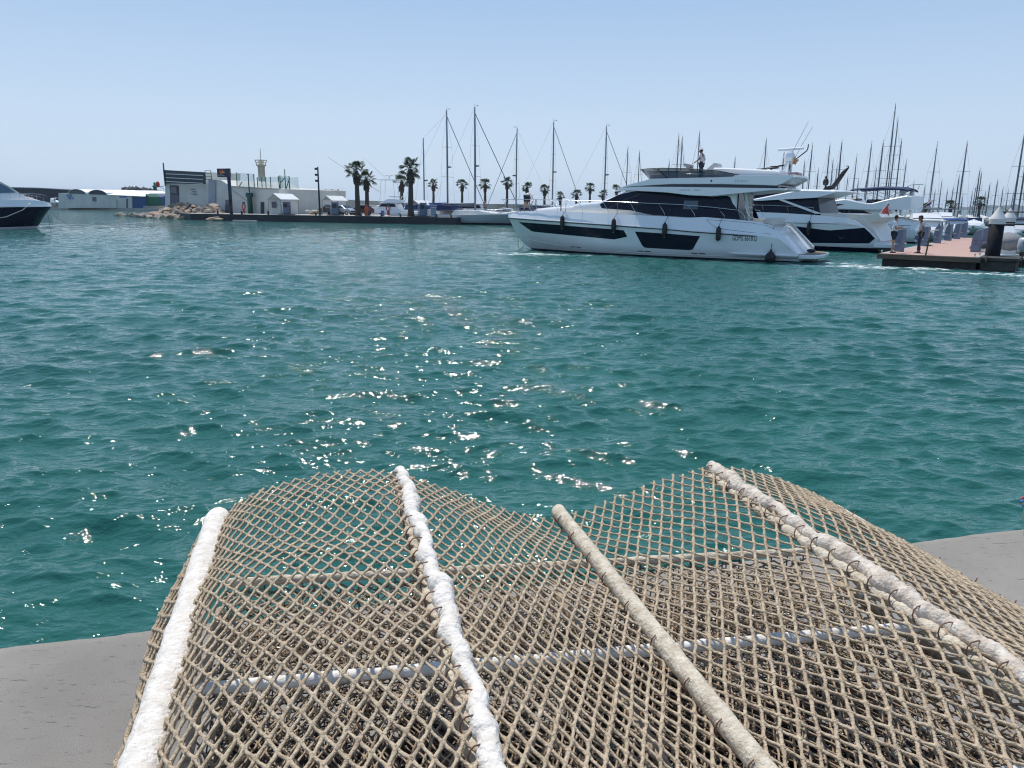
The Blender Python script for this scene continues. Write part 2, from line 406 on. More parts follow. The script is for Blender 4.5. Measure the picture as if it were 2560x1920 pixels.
def ridge(b, seed, mat):
    rg = random.Random(seed); z = float(np.interp(b, bb, zz))
    t1 = rimA(b)+.03; mb = MB(); mb.smooth = True
    pts, rr = [], []; t = T0
    while t < t1:
        f = ((t-T0)/.058) % 1
        lump = abs(math.sin(math.pi*f))
        pts.append(Vector((b+.004*math.sin(t*23+seed)+.003*math.sin(t*61), t, z+.004+.002*math.sin(t*31)))); rr.append((.0145+.0034*lump**.7*(1+.6*math.sin(int((t-T0)/.058)*2.3))+rg.uniform(-.0018, .0018))*(1+.14*math.sin(t*13+seed)+.07*math.sin(t*47+seed))); t += .006
    rr[0] = .004; rr[-1] = .006
    mb.tube(pts, rr, 14)
    o = mb.build('ridge_pipe', mat, cage)
    m2 = MB(); m2.smooth = True; pts, rr = [], []; t = T0
    while t < t1-.03:
        f = ((t-T0+.02)/.058) % 1
        pts.append(Vector((b-.019, t, z-.011))); rr.append(.0065+.0070*math.sin(math.pi*f)**.6+rg.uniform(-.001, .001)); t += .006
    m2.tube(pts, rr, 12); m2.build('under_pipe', M_cream, cage)
    m3 = MB(); m3.smooth = True; k = 0; t = T0+.03
    while t < t1-.04:
        w_ = [Vector((b+.0165*math.cos(q)-.010+(-.004 if math.cos(q) < 0 else 0), t+.012*math.sin(q*.5+.4), z-.001+.0175*math.sin(q))) for q in np.linspace(0, 2*math.pi, 13)]
        m3 = MB(); m3.tube(w_, .0013, 5); m3.build('wire_lashing', M_rust, o); t += .058
    return o
ridge(.187, 11, M_white); ridge(1.005, 12, M_ropew)
# lashings where the net is tied to the valley pipes
m3 = MB(); rg = random.Random(4)
for b0 in (.594, 1.36):
    t = T0+.05
    while t < rimA(b0):
        w_ = [Vector((b0-.002+.0205*math.cos(q), t+.01*math.sin(q*.5), .706+.0200*math.sin(q))) for q in np.linspace(2.2, 2*math.pi+.2, 9)]
        m3 = MB(); m3.tube(w_, .0015, 4); m3.build('wire_lashing', M_rust, cage); t += rg.uniform(.09, .14)
# lower trays: cross bars, rails, second layer of net, wire grid
def barline(A, drop, b0=-.29, b1=1.40, skew=-.111): return [(b0, A-skew*-b0 if False else A+skew*b0, 1.5-drop), (b1, A+skew*b1, 1.5-drop)]
for k, (A, sk) in enumerate(((1.995, -.111), (1.523, -.083), (1.04, -.083), (.62, -.08))):
    crust_tube(barline(A, 1.0, skew=sk), 0.012 if k == 0 else .0140, .09, 20+k, n=10, seg=150).build('cross_bar', M_cream if k == 0 else M_bar, cage)
for k, A in enumerate((2.0, 1.02)):
    crust_tube(barline(A, 1.22), .015, .08, 30+k, n=10, seg=150).build('cross_bar', M_bar, cage)
mb = MB(); a, b = barline(1.545, 1.22, skew=-.083); mb.box(((a[0]+b[0])/2, (a[1]+b[1])/2, .285), (1.66, .012, .05), rz=math.atan(-.083), bev=.003)
mb.build('flat_bar', M_greyp, cage)
for b0 in (-.285, .594, 1.385):
    crust_tube([(b0, .45, .47), (b0, rimA(b0), .47)], .012, .06, int(40+b0*10), n=8).build('side_rail', M_strand2, cage)
    crust_tube([(b0, .45, .25), (b0, rimA(b0), .25)], .012, .06, int(50+b0*10), n=8).build('side_rail', M_strand2, cage)
for b0, t0 in ((.187, 1.93), (1.005, 1.80), (1.005, 1.06), (.187, 1.0)):
    z = float(np.interp(b0, bb, zz))
    crust_tube([(b0-.005, t0, 0.0), (b0-.005, t0, z-.02)], .0125 if t0 > 1.5 else .02, .06, 60, n=10).build('post', M_greyp if b0 < .5 or t0 < 1.5 else M_greyp, cage)
for b0 in (-.285, .594, 1.385):
    for t0 in (.5, rimA(b0)-.02):
        crust_tube([(b0, t0, 0), (b0, t0, .70)], .013, .05, 61, n=8).build('post', M_greyp, cage)
def trayA(b): return 1.985-.111*b
def tray(z0, am, sd_):
    def f(s, t):
        b = -.28+s; return Vector((b, t, z0+am*math.sin(b*11+sd_)*math.cos(t*8+sd_)+am*.6*math.sin(t*17+b*23)))
    return f
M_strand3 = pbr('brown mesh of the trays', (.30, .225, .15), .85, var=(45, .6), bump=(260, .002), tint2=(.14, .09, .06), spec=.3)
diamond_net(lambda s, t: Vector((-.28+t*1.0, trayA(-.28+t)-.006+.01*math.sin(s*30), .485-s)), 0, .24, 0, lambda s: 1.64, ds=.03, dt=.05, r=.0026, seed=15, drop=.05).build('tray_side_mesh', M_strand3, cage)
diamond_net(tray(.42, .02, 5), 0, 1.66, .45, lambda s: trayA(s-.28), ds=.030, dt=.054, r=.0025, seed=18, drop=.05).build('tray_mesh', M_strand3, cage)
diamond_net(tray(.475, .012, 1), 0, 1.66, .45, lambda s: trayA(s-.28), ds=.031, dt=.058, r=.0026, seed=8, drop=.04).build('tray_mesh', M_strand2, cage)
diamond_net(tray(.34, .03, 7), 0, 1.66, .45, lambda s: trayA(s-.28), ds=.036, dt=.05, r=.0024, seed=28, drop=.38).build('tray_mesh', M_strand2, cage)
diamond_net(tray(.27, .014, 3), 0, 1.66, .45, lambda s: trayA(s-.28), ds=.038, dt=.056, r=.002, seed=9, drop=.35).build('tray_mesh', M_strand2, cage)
mb = MB(); mb.smooth = True; rg = random.Random(12)
x = -.28
while x < 1.4:
    mb.tube([(x+rg.uniform(-.01, .01), t, .36+.006*math.sin(t*13+x*7)) for t in np.linspace(.45, trayA(x), 14)], .0019, 5); x += .042
t = .46
while t < 2.02:
    mb.tube([(x, t-.1*x+rg.uniform(-.004, .004), .364+.006*math.sin(x*13)) for x in np.linspace(-.28, 1.4, 24)], .0019, 5); t += .034
x = -.28
while x < 1.4:                                            # upright wires of the far side of the tray
    mb.tube([(x, trayA(x)+.01, .49), (x+rg.uniform(-.008, .008), trayA(x)+.012, .36), (x, trayA(x)+.008, .24)], .0021, 5); x += .05
mb.build('wire_grid', M_wire, cage)
# split cable ties and torn ends that stick up out of the trays
mb = MB(); mb.smooth = True
for _ in range(1500):
    b = rg.uniform(-.26, 1.36); t = rg.uniform(.5, rimA(b)-.02); z = rg.choice((.475, .475, .37, .28)); a_ = rg.uniform(0, 6.28); l = rg.uniform(.018, .05)
    p = Vector((b, t, z)); d = Vector((math.cos(a_)*.45, math.sin(a_)*.45, rg.uniform(.3, 1.1))).normalized()
    mb.tube([p, p+d*l*.5+Vector((0, 0, .002)), p+d*l], [.0028, .0022, .0006], 4)
mb.build('torn_ends', M_strand, cage, )
# black mussel clumps and twine lying inside: nobody could count them
mb = MB(); rg = random.Random(21); mb.smooth = True
def heap(b, t): return .20+.12*max(0, math.sin(b*5.3+1)*math.sin(t*6.1+.5))+.04*math.sin(b*13)*math.sin(t*11)
def bare(b, t): return math.sin(b*4.1+.8)*math.cos(t*5.2)+.5*math.sin(b*11+t*7) < -.42 or t > rimA(b)-.10
cnt = 0
while cnt < 8000:
    b = rg.uniform(-.24, 1.34); t = rg.uniform(.5, 1.88)
    if bare(b, t) and rg.random() < .93: continue
    cnt += 1
    z = max(.012, heap(b, t)+rg.uniform(-.02, .05)); l = rg.uniform(.016, .036)
    q = Matrix.Rotation(rg.uniform(0, 6.28), 3, 'Z') @ Matrix.Rotation(rg.uniform(-1.2, 1.2), 3, 'X')
    vs = []
    for i, (u, wd) in enumerate(((-1, .05), (-.4, .42), (.4, .5), (1, .12))):
        for a_ in range(5):
            th = a_*2*math.pi/5; vs.append(Vector((b, t, z)) + q @ Vector((u*l*.5*2*.5, math.cos(th)*wd*l*.6, math.sin(th)*wd*l*.42)))
    fs = [(i*5+j, i*5+(j+1) % 5, (i+1)*5+(j+1) % 5, (i+1)*5+j) for i in range(3) for j in range(5)] + [(4, 3, 2, 1, 0), (15, 16, 17, 18, 19)]
    mb.m = 1 if rg.random() < .045 else 0
    mb.add(vs, fs, True)
mb.m = 0
for _ in range(2600):
    b = rg.uniform(-.24, 1.34); t = rg.uniform(.5, 1.8); z = heap(b, t)+rg.uniform(0, .07); a_ = rg.uniform(0, 6.28); pts = [Vector((b, t, z))]
    for k in range(5):
        a_ += rg.uniform(-.9, .9); pts.append(pts[-1]+Vector((math.cos(a_)*.014, math.sin(a_)*.014, rg.uniform(-.008, .009))))
    mb.tube(pts, .0009, 3, caps=False)
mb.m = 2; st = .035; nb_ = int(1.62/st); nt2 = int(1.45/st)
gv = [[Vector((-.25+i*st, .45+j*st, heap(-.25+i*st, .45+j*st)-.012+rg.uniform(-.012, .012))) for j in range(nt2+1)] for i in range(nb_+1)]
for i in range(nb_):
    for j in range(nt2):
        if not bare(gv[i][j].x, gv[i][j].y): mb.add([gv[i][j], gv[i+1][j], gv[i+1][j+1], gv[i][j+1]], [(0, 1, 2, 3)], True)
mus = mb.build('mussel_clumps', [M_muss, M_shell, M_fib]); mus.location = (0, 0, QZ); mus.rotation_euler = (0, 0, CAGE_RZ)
tag(mus, 'black mussel clumps and tangled twine lying inside the mesh cage', 'mussels', kind='stuff')
# coloured rope loop standing at the right-hand edge of the quay
rp = on_y(2541, 1280, 3.1)
rope = thing('mooring_rope', 'twisted red, blue and yellow rope looping up over the quay edge', 'rope', (rp.x+.09, rp.y, QZ))
cols = [pbr('red rope yarn', (.50, .07, .06), .8, bump=(400, .002)), pbr('blue rope yarn', (.06, .22, .48), .8, bump=(400, .002)), pbr('yellow rope yarn', (.55, .42, .10), .8, bump=(400, .002))]
for k in range(3):
    pts = []
    for i in range(121):
        f = i/120; th = math.pi*(1.25-1.45*f); c = Vector((math.cos(th)*.095, .05*(f-.5), .085+rp.z-QZ-.07+math.sin(th)*.075))
        if f < .28: c = Vector((-.07+(.28-f)*.16, c.y, max(.014, c.z-(.28-f)*.55)))
        if f > .85: c.z = max(.014, c.z)
        q = f*26+k*2*math.pi/3; pts.append(c+Vector((math.cos(q)*.0055, math.sin(q)*.0035, math.sin(q)*.0055)))
    mb = MB(); mb.tube(pts, .0058, 7); mb.build('strand', cols[k], rope)
# ================================================================ BOATS: shared shapes
M_gel = pbr('white gelcoat', (.80, .81, .82), .22, coat=.4, var=(.7, .06))
M_gel2 = pbr('ivory gelcoat', (.72, .70, .65), .35, var=(.9, .1))
M_antif = pbr('navy antifouling', (.015, .02, .035), .6)
M_navy = pbr('navy gelcoat', (.006, .009, .026), .25, spec=.12)
M_glass = pbr('smoked boat glass', (.007, .010, .024), .08, spec=.22)
M_stripe = pbr('dark blue stripe', (.012, .018, .04), .25)
M_steel = pbr('stainless rail', (.62, .64, .66), .18, metal=1)
M_teak = pbr('teak decking', (.36, .235, .14), .7, var=(9, .35, (8, .5, 1)))
M_black = pbr('black rubber fender', (.012, .012, .015), .55, bump=(60, .003))
M_cush = pbr('pale boat cushion', (.62, .60, .56), .8)
M_canvas = pbr('navy canvas', (.015, .028, .085), .8, bump=(8, .02))
M_canvasb = pbr('blue canvas', (.02, .06, .22), .8, bump=(8, .02))
M_bl = pbr('black fittings', (.015, .015, .018), .4)
M_rope = pbr('grey mooring line', (.13, .13, .13), .9)
M_grey = pbr('grey plastic', (.33, .34, .36), .5)
M_txt = pbr('navy lettering', (.015, .02, .06), .5)
M_txtg = pbr('silver lettering', (.30, .33, .38), .4)
M_smoke = bpy.data.materials.new('smoked windscreen'); M_smoke.use_nodes = True
_p = M_smoke.node_tree.nodes['Principled BSDF']; _p.inputs['Base Color'].default_value = (.03, .045, .07, 1); _p.inputs['Roughness'].default_value = .05; _p.inputs['Alpha'].default_value = .84

def interp(tab, u):
    return float(np.interp(u, [t[0] for t in tab], [t[1] for t in tab]))
class Hull:
    """u runs from the stern (u0) to the bow; stem = (z, u) table; sheer, rub = (u, z) tables"""
    def __init__(s, u0, beam, stem, sheer, rub, full=.42, tumble=.45, flare=.62, chine=.45):
        s.u0, s.hb, s.stem, s.sheer, s.rub, s.full, s.tb, s.fl, s.ch = u0, beam/2, stem, sorted(sheer), sorted(rub), full, tumble, flare, chine
    def ln(s, z): return interp(s.stem, z)
    def zs(s, u): return interp(s.sheer, u)
    def zr(s, u): return interp(s.rub, u)
    def y(s, u, z):
        L_ = s.ln(min(z, s.zr(u)+.02)) if z > s.zr(u) else s.ln(z)
        t = (u-s.u0)/(L_-s.u0); t = max(0, min(1, t))
        zt = s.zr(u); h = max(0, min(1, z/max(zt, .1)))
        p = max(0, 1-max(0, (t-s.full)/(1-s.full))**2.2)**(1.15-(1.15-s.fl)*h)
        st = 1-.05*max(0, (.12-t)/.12)
        c = .90+.10*h
        if z < s.ch: c -= .10*((s.ch-z)/s.ch)**1.2 if z > 0 else .10+.25*min(1, -z/.5)
        yy = s.hb*p*c*st
        if z > zt: yy -= s.tb*(z-zt)*min(1, yy/.6)
        return max(0, yy)
    def grid(s, h, n=44):       # h: function u -> z
        pts = []
        for i in range(n+1):
            t = i/n; t = 1-(1-t)**1.25
            u = s.u0+(s.ln(.5)-s.u0)*t
            for _ in range(5):
                z = h(u); u = s.u0+(s.ln(min(z, s.zr(u)))-s.u0)*t
            pts.append((u, h(u)))
        return pts
def hull_parts(H, root, mat_top, mat_bottom=None, boot=.07, mat_up=None, deck=M_gel2, well=None, low_mat=None, low_z=None, names=True):
    """shell in bands: bottom paint, topside, bulwark; deck; transom"""
    mat_up = mat_up or mat_top; mat_bottom = mat_bottom or M_antif
    bands = [(lambda u: -.45, lambda u: boot, mat_bottom, 3, 'bottom_paint'),
             (lambda u: boot, lambda u: H.zr(u), mat_top, 9, 'hull'),
             (lambda u: H.zr(u), lambda u: H.zs(u), mat_up, 3, 'bulwark')]
    if low_z is not None:
        bands[1:2] = [(lambda u: boot, lambda u: low_z, low_mat, 3, 'lower_hull'), (lambda u: low_z, lambda u: H.zr(u), mat_top, 8, 'hull')]
    for lo, hi, mt, nr, nm in bands:
        mb = MB(); mb.smooth = True
        for sg in (1, -1):
            rows = []
            for j in range(nr+1):
                f = j/nr; g = H.grid(lambda u: min(lo(u)+(hi(u)-lo(u))*f, H.zs(u)))
                rows.append([Vector((u, sg*H.y(u, z), z)) for u, z in g])
            if sg > 0: rows = rows[::-1]
            mb.loft(rows, closed=False, smooth=True)
            # stem closes by itself; the transom is a flat web at the stern
        lo_z, hi_z = lo(H.u0), min(hi(H.u0), H.zs(H.u0))
        if hi_z > lo_z:
            mb.add([(H.u0, H.y(H.u0, lo_z), lo_z), (H.u0, -H.y(H.u0, lo_z), lo_z), (H.u0, -H.y(H.u0, hi_z), hi_z), (H.u0, H.y(H.u0, hi_z), hi_z)], [(0, 1, 2, 3)], False)
        mb.build(nm, mt, root)
    mb = MB(); g = H.grid(lambda u: H.zs(u), 40); ra, rb = [], []
    inn = []
    for u, z in g:
        yy = H.y(u, z); ra.append(Vector((u, yy, z))); rb.append(Vector((u-.03, max(0, yy-.09), z-.004)))
        inn.append(Vector((u-.03, max(0, yy-.10), z-.13)))
    def mir(r): return [Vector((p.x, -p.y, p.z)) for p in r]
    mb.loft([ra, rb, inn, mir(inn), mir(rb), mir(ra)], closed=False, smooth=False)
    mb.build('deck', deck, root)
def patch(mb, H, top, bot, off=.012, n=22, rows=3, sides=(1,)):
    """a flush panel on the hull between two (u,z) lines, 1 cm proud with its own edge"""
    ua = max(min(t[0] for t in top), min(t[0] for t in bot)); ub = min(max(t[0] for t in top), max(t[0] for t in bot))
    T, B_ = sorted(top), sorted(bot); us = list(np.linspace(ua, ub, n))
    for sg in sides:
        rr = []
        for j in range(rows+1):
            f = j/rows
            rr.append([(u, interp(B_, u)+(interp(T, u)-interp(B_, u))*f) for u in us])
        outer = [[Vector((u, sg*(H.y(u, z)+off), z)) for u, z in r] for r in rr]
        base0 = [Vector((p.x, p.y-sg*off*1.5, p.z)) for p in outer[0]]; base1 = [Vector((p.x, p.y-sg*off*1.5, p.z)) for p in outer[-1]]
        R_ = [base0]+outer+[base1]
        if sg > 0: R_ = R_[::-1]
        mb.loft(R_, closed=False, smooth=False)
def poly_band(poly, n=26):
    """split a closed (u,z) polygon into top and bottom lines"""
    us = [p[0] for p in poly]; a, b = min(us), max(us); P = poly+[poly[0]]; top, bot = [], []
    for u in np.linspace(a+1e-4, b-1e-4, n):
        zs = []
        for p, q in zip(P, P[1:]):
            if (p[0]-u)*(q[0]-u) <= 0 and p[0] != q[0]: zs.append(p[1]+(q[1]-p[1])*(u-p[0])/(q[0]-p[0]))
        if len(zs) > 1: top.append((u, max(zs))); bot.append((u, min(zs)))
    return top, bot
def house(mb, us, zb, zt, Y, camber=.07, lean=.22, rad=.10):
    """closed deckhouse: us stations, zb/zt tables, Y(u) half width at the base"""
    rings = []
    for u in us:
        b, t = interp(zb, u), interp(zt, u); w0 = Y(u); hgt = max(.01, t-b); r = min(rad, hgt*.45, w0*.3); w1 = max(.02, w0-lean*hgt)
        half = [(w0, b), (w0-lean*(hgt-r), t-r), (w1-r*.3, t-r*.35), (w1-r, t), (w1*.5, t+camber*.75), (0, t+camber)]
        ring = [Vector((u, y, z)) for y, z in half]+[Vector((u, -y, z)) for y, z in half[-2::-1]]
        rings.append(ring)
    mb.loft(rings, True, True, True)
def rail(mb, line, r=.013, n=6): mb.tube(line, r, n)
def text_mesh(name, s, size, mat, parent, fn, th=.006, space=1.0):
    """text built as thin raised letters; fn maps (x along, y up, depth) to local coordinates"""
    cu = bpy.data.curves.new(name+'_c', 'FONT'); cu.body = s; cu.size = size; cu.extrude = th; cu.space_character = space; cu.resolution_u = 3;  cu.align_x = 'LEFT'
    ob = bpy.data.objects.new(name+'_c', cu); COL.objects.link(ob)
    dg = bpy.context.evaluated_depsgraph_get(); me = bpy.data.meshes.new_from_object(ob.evaluated_get(dg))
    bpy.data.objects.remove(ob); bpy.data.curves.remove(cu)
    me.name = name
    for v in me.vertices: v.co = fn(v.co.x, v.co.y, v.co.z)
    me.materials.clear(); me.materials.append(mat)
    o = bpy.data.objects.new(name, me); COL.objects.link(o); o.parent = parent
    return o

# ================================================================ PEOPLE
def skin_mesh(name, verts, edges, radii, mat, parent, sub=1, root=0):
    me = bpy.data.meshes.new(name+'_s'); me.from_pydata([tuple(v) for v in verts], edges, [])
    ob = bpy.data.objects.new(name+'_s', me); COL.objects.link(ob)
    md = ob.modifiers.new('s', 'SKIN'); md.use_smooth_shade = True
    sv_ = me.skin_vertices[0].data
    for i, r in enumerate(radii):
        sv_[i].radius = r if isinstance(r, tuple) else (r, r); sv_[i].use_root = (i == root)
    m2 = ob.modifiers.new('d', 'SUBSURF'); m2.levels = sub; m2.render_levels = sub
    dg = bpy.context.evaluated_depsgraph_get(); out = bpy.data.meshes.new_from_object(ob.evaluated_get(dg))
    bpy.data.objects.remove(ob); bpy.data.meshes.remove(me)
    out.name = name; out.materials.clear(); out.materials.append(mat)
    for p in out.polygons: p.use_smooth = True
    o = bpy.data.objects.new(name, out); COL.objects.link(o); o.parent = parent
    return o
M_skin = pbr('tanned skin', (.42, .235, .15), .55, var=(12, .15))
M_skin2 = pbr('brown skin', (.20, .105, .065), .55, var=(12, .15))
M_hair = pbr('dark hair', (.018, .013, .010), .7, bump=(70, .006))
STAND = dict(pel=(0, 0, .95), spi=(0, 0, 1.12), che=(.01, 0, 1.34), nek=(.0, 0, 1.48), hed=(.02, 0, 1.63),
             shl=(0, .185, 1.41), shr=(0, -.185, 1.41), ell=(-.02, .24, 1.13), elr=(-.02, -.24, 1.13), wrl=(.06, .25, .90), wrr=(.06, -.25, .90),
             hpl=(0, .095, .90), hpr=(0, -.095, .90), knl=(.02, .11, .50), knr=(.02, -.11, .50), anl=(-.02, .12, .09), anr=(-.02, -.12, .09))
def person(label, loc, rz, pose, skin, shirt, lower, shorts=False, hat=None, scale=1., sleeves=True, head_dir=(1, 0, 0), group=None, shoes=None, hair=True):
    J = {k: Vector(v)*scale for k, v in {**STAND, **pose}.items()}; s = scale
    root = thing('person', label, 'person', loc, rz, group)
    # one continuous body
    names = ['pel', 'spi', 'che', 'nek', 'hed', 'shl', 'ell', 'wrl', 'shr', 'elr', 'wrr', 'hpl', 'knl', 'anl', 'hpr', 'knr', 'anr']
    V = [J[k] for k in names]; Ed = [(0, 1), (1, 2), (2, 3), (3, 4), (2, 5), (5, 6), (6, 7), (2, 8), (8, 9), (9, 10), (0, 11), (11, 12), (12, 13), (0, 14), (14, 15), (15, 16)]
    rad = [.115, .105, .125, .052, .05, .062, .042, .027, .062, .042, .027, .085, .055, .036, .085, .055, .036]
    hands = []
    for a, b in (('ell', 'wrl'), ('elr', 'wrr')):            # palms
        d = (J[b]-J[a]).normalized(); V.append(J[b]+d*.075*s); rad.append((.038, .022)); hands.append((J[b], d, b))
    Ed += [(7, 17), (10, 18)]
    for k, an in ((13, 'anl'), (16, 'anr')):                 # feet
        kn = J['knl' if an == 'anl' else 'knr']; f = Vector((1, 0, 0)); V.append(J[an]+Vector((.06, 0, -.055))*s); V.append(J[an]+Vector((.17, 0, -.065))*s); rad += [.036, .030]
        Ed += [(k, len(V)-2), (len(V)-2, len(V)-1)]
    body = skin_mesh('body', V, Ed, [tuple(x*s for x in r) if isinstance(r, tuple) else r*s for r in rad], skin, root)
    # head, face and fingers welded into the body mesh
    mb = MB(); hd_ = Vector(head_dir).normalized(); q = Matrix.Rotation(math.atan2(hd_.y, hd_.x), 3, 'Z') @ Matrix.Rotation(-math.asin(max(-1, min(1, hd_.z))), 3, 'Y')
    h = J['hed']
    def hv(x, y, z): return h + q @ Vector((x, y, z))*s
    rings = []
    for z, rx, ry, ox in ((-.115, .045, .040, .022), (-.085, .070, .054, .014), (-.045, .086, .066, .006), (0, .094, .073, 0), (.045, .094, .074, -.004), (.085, .075, .062, -.006), (.108, .035, .030, -.006)):
        rings.append([hv(ox+rx*math.cos(t), ry*math.sin(t), z) for t in np.linspace(0, 2*math.pi, 15)[:-1]])
    mb.loft(rings, True, True, True)
    mb.ball(hv(.098, 0, -.018), .016*s, 8, 5, (1.1, .8, 1.5)); mb.ball(hv(.002, .074, -.01), .02*s, 8, 5, (.8, .35, 1.4)); mb.ball(hv(.002, -.074, -.01), .02*s, 8, 5, (.8, .35, 1.4))
    mb.m = 1
    for sg in (1, -1): mb.ball(hv(.083, .03*sg, .008), .011*s, 8, 5, (.7, 1.1, .7))
    mb.m = 2; mb.ball(hv(.085, 0, -.058), .012*s, 8, 4, (.6, 1.9, .45)); mb.m = 0
    for wr, d, nm in hands:
        side = d.cross(Vector((1, 0, 0)));
        if side.length < .2: side = d.cross(Vector((0, 0, 1)))
        side.normalize(); nrm = side.cross(d)
        for k, (o_, l) in enumerate(((-.030, .062), (-.010, .075), (.010, .070), (.029, .055))):
            b0 = wr+(d*.085+side*o_*.9)*s; mb.tube([b0, b0+(d*l*.5+nrm*.006)*s, b0+(d*l*.85+nrm*.026)*s], [.0088*s, .008*s, .0055*s], 6)
        b0 = wr+(d*.035-side*.030)*s; mb.tube([b0, b0+(d*.025-side*.022)*s, b0+(d*.055-side*.024+nrm*.008)*s], [.0098*s, .009*s, .006*s], 6)
    hm = mb.build('h', [skin, M_bl, pbr('lips', (.25, .09, .08), .6)])
    bd = body.data; bm_ = bmesh.new(); bm_.from_mesh(bd)
    bm_.from_mesh(hm.data); bm_.to_mesh(bd); bm_.free()
    for mt in (M_bl, MATS['lips']): bd.materials.append(mt)
    bpy.data.objects.remove(hm)
    # clothes
    def sub(nm, ks, ed, r, mt): return skin_mesh(nm, [J[k] if isinstance(k, str) else k for k in ks], ed, [tuple(q_*s for q_ in x) if isinstance(x, tuple) else x*s for x in r], mt, root)
    lo = J['pel']+(J['pel']-J['spi']).normalized()*.02*s
    ml, mr = J['shl'].lerp(J['ell'], .72), J['shr'].lerp(J['elr'], .72)
    ks = ['spi', lo, 'che', J['che'].lerp(J['nek'], .55), 'shl', ml, 'shr', mr]
    sub('shirt', ks, [(0, 1), (0, 2), (2, 3), (2, 4), (4, 5), (2, 6), (6, 7)], [.128, .135, .142, .07, .075, .058, .075, .058], shirt)
    if shorts:
        kl, kr = J['hpl'].lerp(J['knl'], .82), J['hpr'].lerp(J['knr'], .82)
        sub('shorts', ['pel', 'hpl', kl, 'hpr', kr], [(0, 1), (1, 2), (0, 3), (3, 4)], [.128, .105, .085, .105, .085], lower)
    else:
        kl, kr = J['anl']+Vector((0, 0, .02)), J['anr']+Vector((0, 0, .02))
        sub('trousers', ['pel', 'hpl', 'knl', kl, 'hpr', 'knr', kr], [(0, 1), (1, 2), (2, 3), (0, 4), (4, 5), (5, 6)], [.126, .102, .072, .06, .102, .072, .06], lower)
    for an in ('anl', 'anr'):
        m3 = MB(); a = J[an]; rings = []
        for x, wd, hh in ((-.06, .028, .05), (-.04, .036, .07), (.03, .040, .075), (.10, .045, .05), (.17, .040, .035), (.20, .02, .02)):
            rings.append([a+Vector((x, math.cos(t)*wd, -.09+max(0, hh*(.5+.5*math.sin(t)))))*s for t in np.linspace(0, 2*math.pi, 11)[:-1]])
        m3.loft(rings, True, True, True); m3.build('shoe', shoes or M_bl, root)
    if hair:
        mb = MB(); rings = []
        for z, rx, ry, ox in ((-.06, .060, .066, -.035), (-.01, .078, .079, -.026), (.035, .092, .081, -.012), (.075, .088, .074, -.008), (.105, .055, .048, -.008), (.118, .02, .02, -.008)):
            rings.append([hv(ox+rx*math.cos(t), ry*math.sin(t), z) for t in np.linspace(0, 2*math.pi, 13)[:-1]])
        mb.loft(rings, True, True, True); mb.build('hair', M_hair, root)
    if hat:
        kind, hm_ = hat; mb = MB(); rings = []
        if kind == 'brim': prof = ((.155, .035), (.158, .042), (.098, .055), (.096, .085), (.080, .122), (.04, .135))
        else: prof = ((.098, .045), (.1, .055), (.098, .085), (.078, .118), (.03, .132))
        for r, z in prof: rings.append([hv(r*math.cos(t)*1.02, r*.86*math.sin(t), z) for t in np.linspace(0, 2*math.pi, 17)[:-1]])
        mb.loft(rings, True, True, True)
        if kind == 'cap':
            mb.prism([(.07, -.07), (.17, -.05), (.185, 0), (.17, .05), (.07, .07)], hv(0, 0, .05), q @ Vector((s, 0, -.1*s)), q @ Vector((0, s, 0)), .008)
        mb.build('hat', hm_, root)
    return root
import bmesh

# ================================================================ THE MOVING FLYBRIDGE YACHT
HD = R(149.11); YO = Vector((13.73, 39.52, 0))
Y = thing('motor_yacht', 'long white two-deck yacht under way, black windows in its hull, man on top', 'motor yacht', YO, HD)
H = Hull(-1.14, 4.7, [(-.5, 13.6), (0, 14.6), (.19, 15.08), (.65, 15.6), (1.0, 15.86), (1.92, 16.38), (2.6, 16.6)],
         [(-1.14, .40), (-.23, 1.42), (.1, 1.68), (.5, 1.87), (1.42, 1.97), (2.81, 2.06), (3.81, 2.12), (4.25, 2.05), (5.3, 2.10), (8.3, 2.19), (10.3, 2.25), (12.6, 2.31), (14.6, 2.27), (15.6, 2.14), (16.4, 1.98)],
         [(-1.14, .36), (-.3, 1.15), (.77, 1.28), (4.2, 1.42), (5.2, 1.49), (8.2, 1.62), (12.1, 1.76), (14.64, 1.84), (16.4, 1.88)])
hull_parts(H, Y, M_gel, boot=.09)
# rub rail and dark line
for sg in (1, -1):
    mb = MB(); g = [p for p in H.grid(lambda u: H.zr(u), 60) if p[0] > .7]
    mb.loft([[Vector((u, sg*(H.y(u, z)+d), z+o_)) for u, z in g] for d, o_ in ((0, .03), (.035, .018), (.035, -.012), (0, -.03))], closed=False, smooth=False); mb.build('rub_rail', M_gel, Y)
    mb = MB(); mb.loft([[Vector((u, sg*(H.y(u, z)+d), z+o_)) for u, z in g] for d, o_ in ((-.01, -.031), (.03, -.034), (.03, -.070), (-.01, -.073))], closed=False, smooth=False); mb.build('dark_line', M_stripe, Y)
# hull windows, three to a side
W1 = [(15.15, 1.63), (12.14, 1.55), (8.6, 1.40), (7.75, 1.35), (7.62, 1.03), (8.38, .86), (10.03, .94), (14.0, 1.10), (14.22, 1.13)]
W2 = [(7.17, 1.31), (5.21, 1.24), (3.65, 1.17), (4.02, .50), (4.16, .45), (6.6, .48), (6.75, .56)]
for sg in (1, -1):
    for W in (W1, W2):
        mb = MB(); t_, b_ = poly_band(W, 40); patch(mb, H, t_, b_, .012, 40, 3, (sg,)); mb.build('hull_window', M_glass, Y)
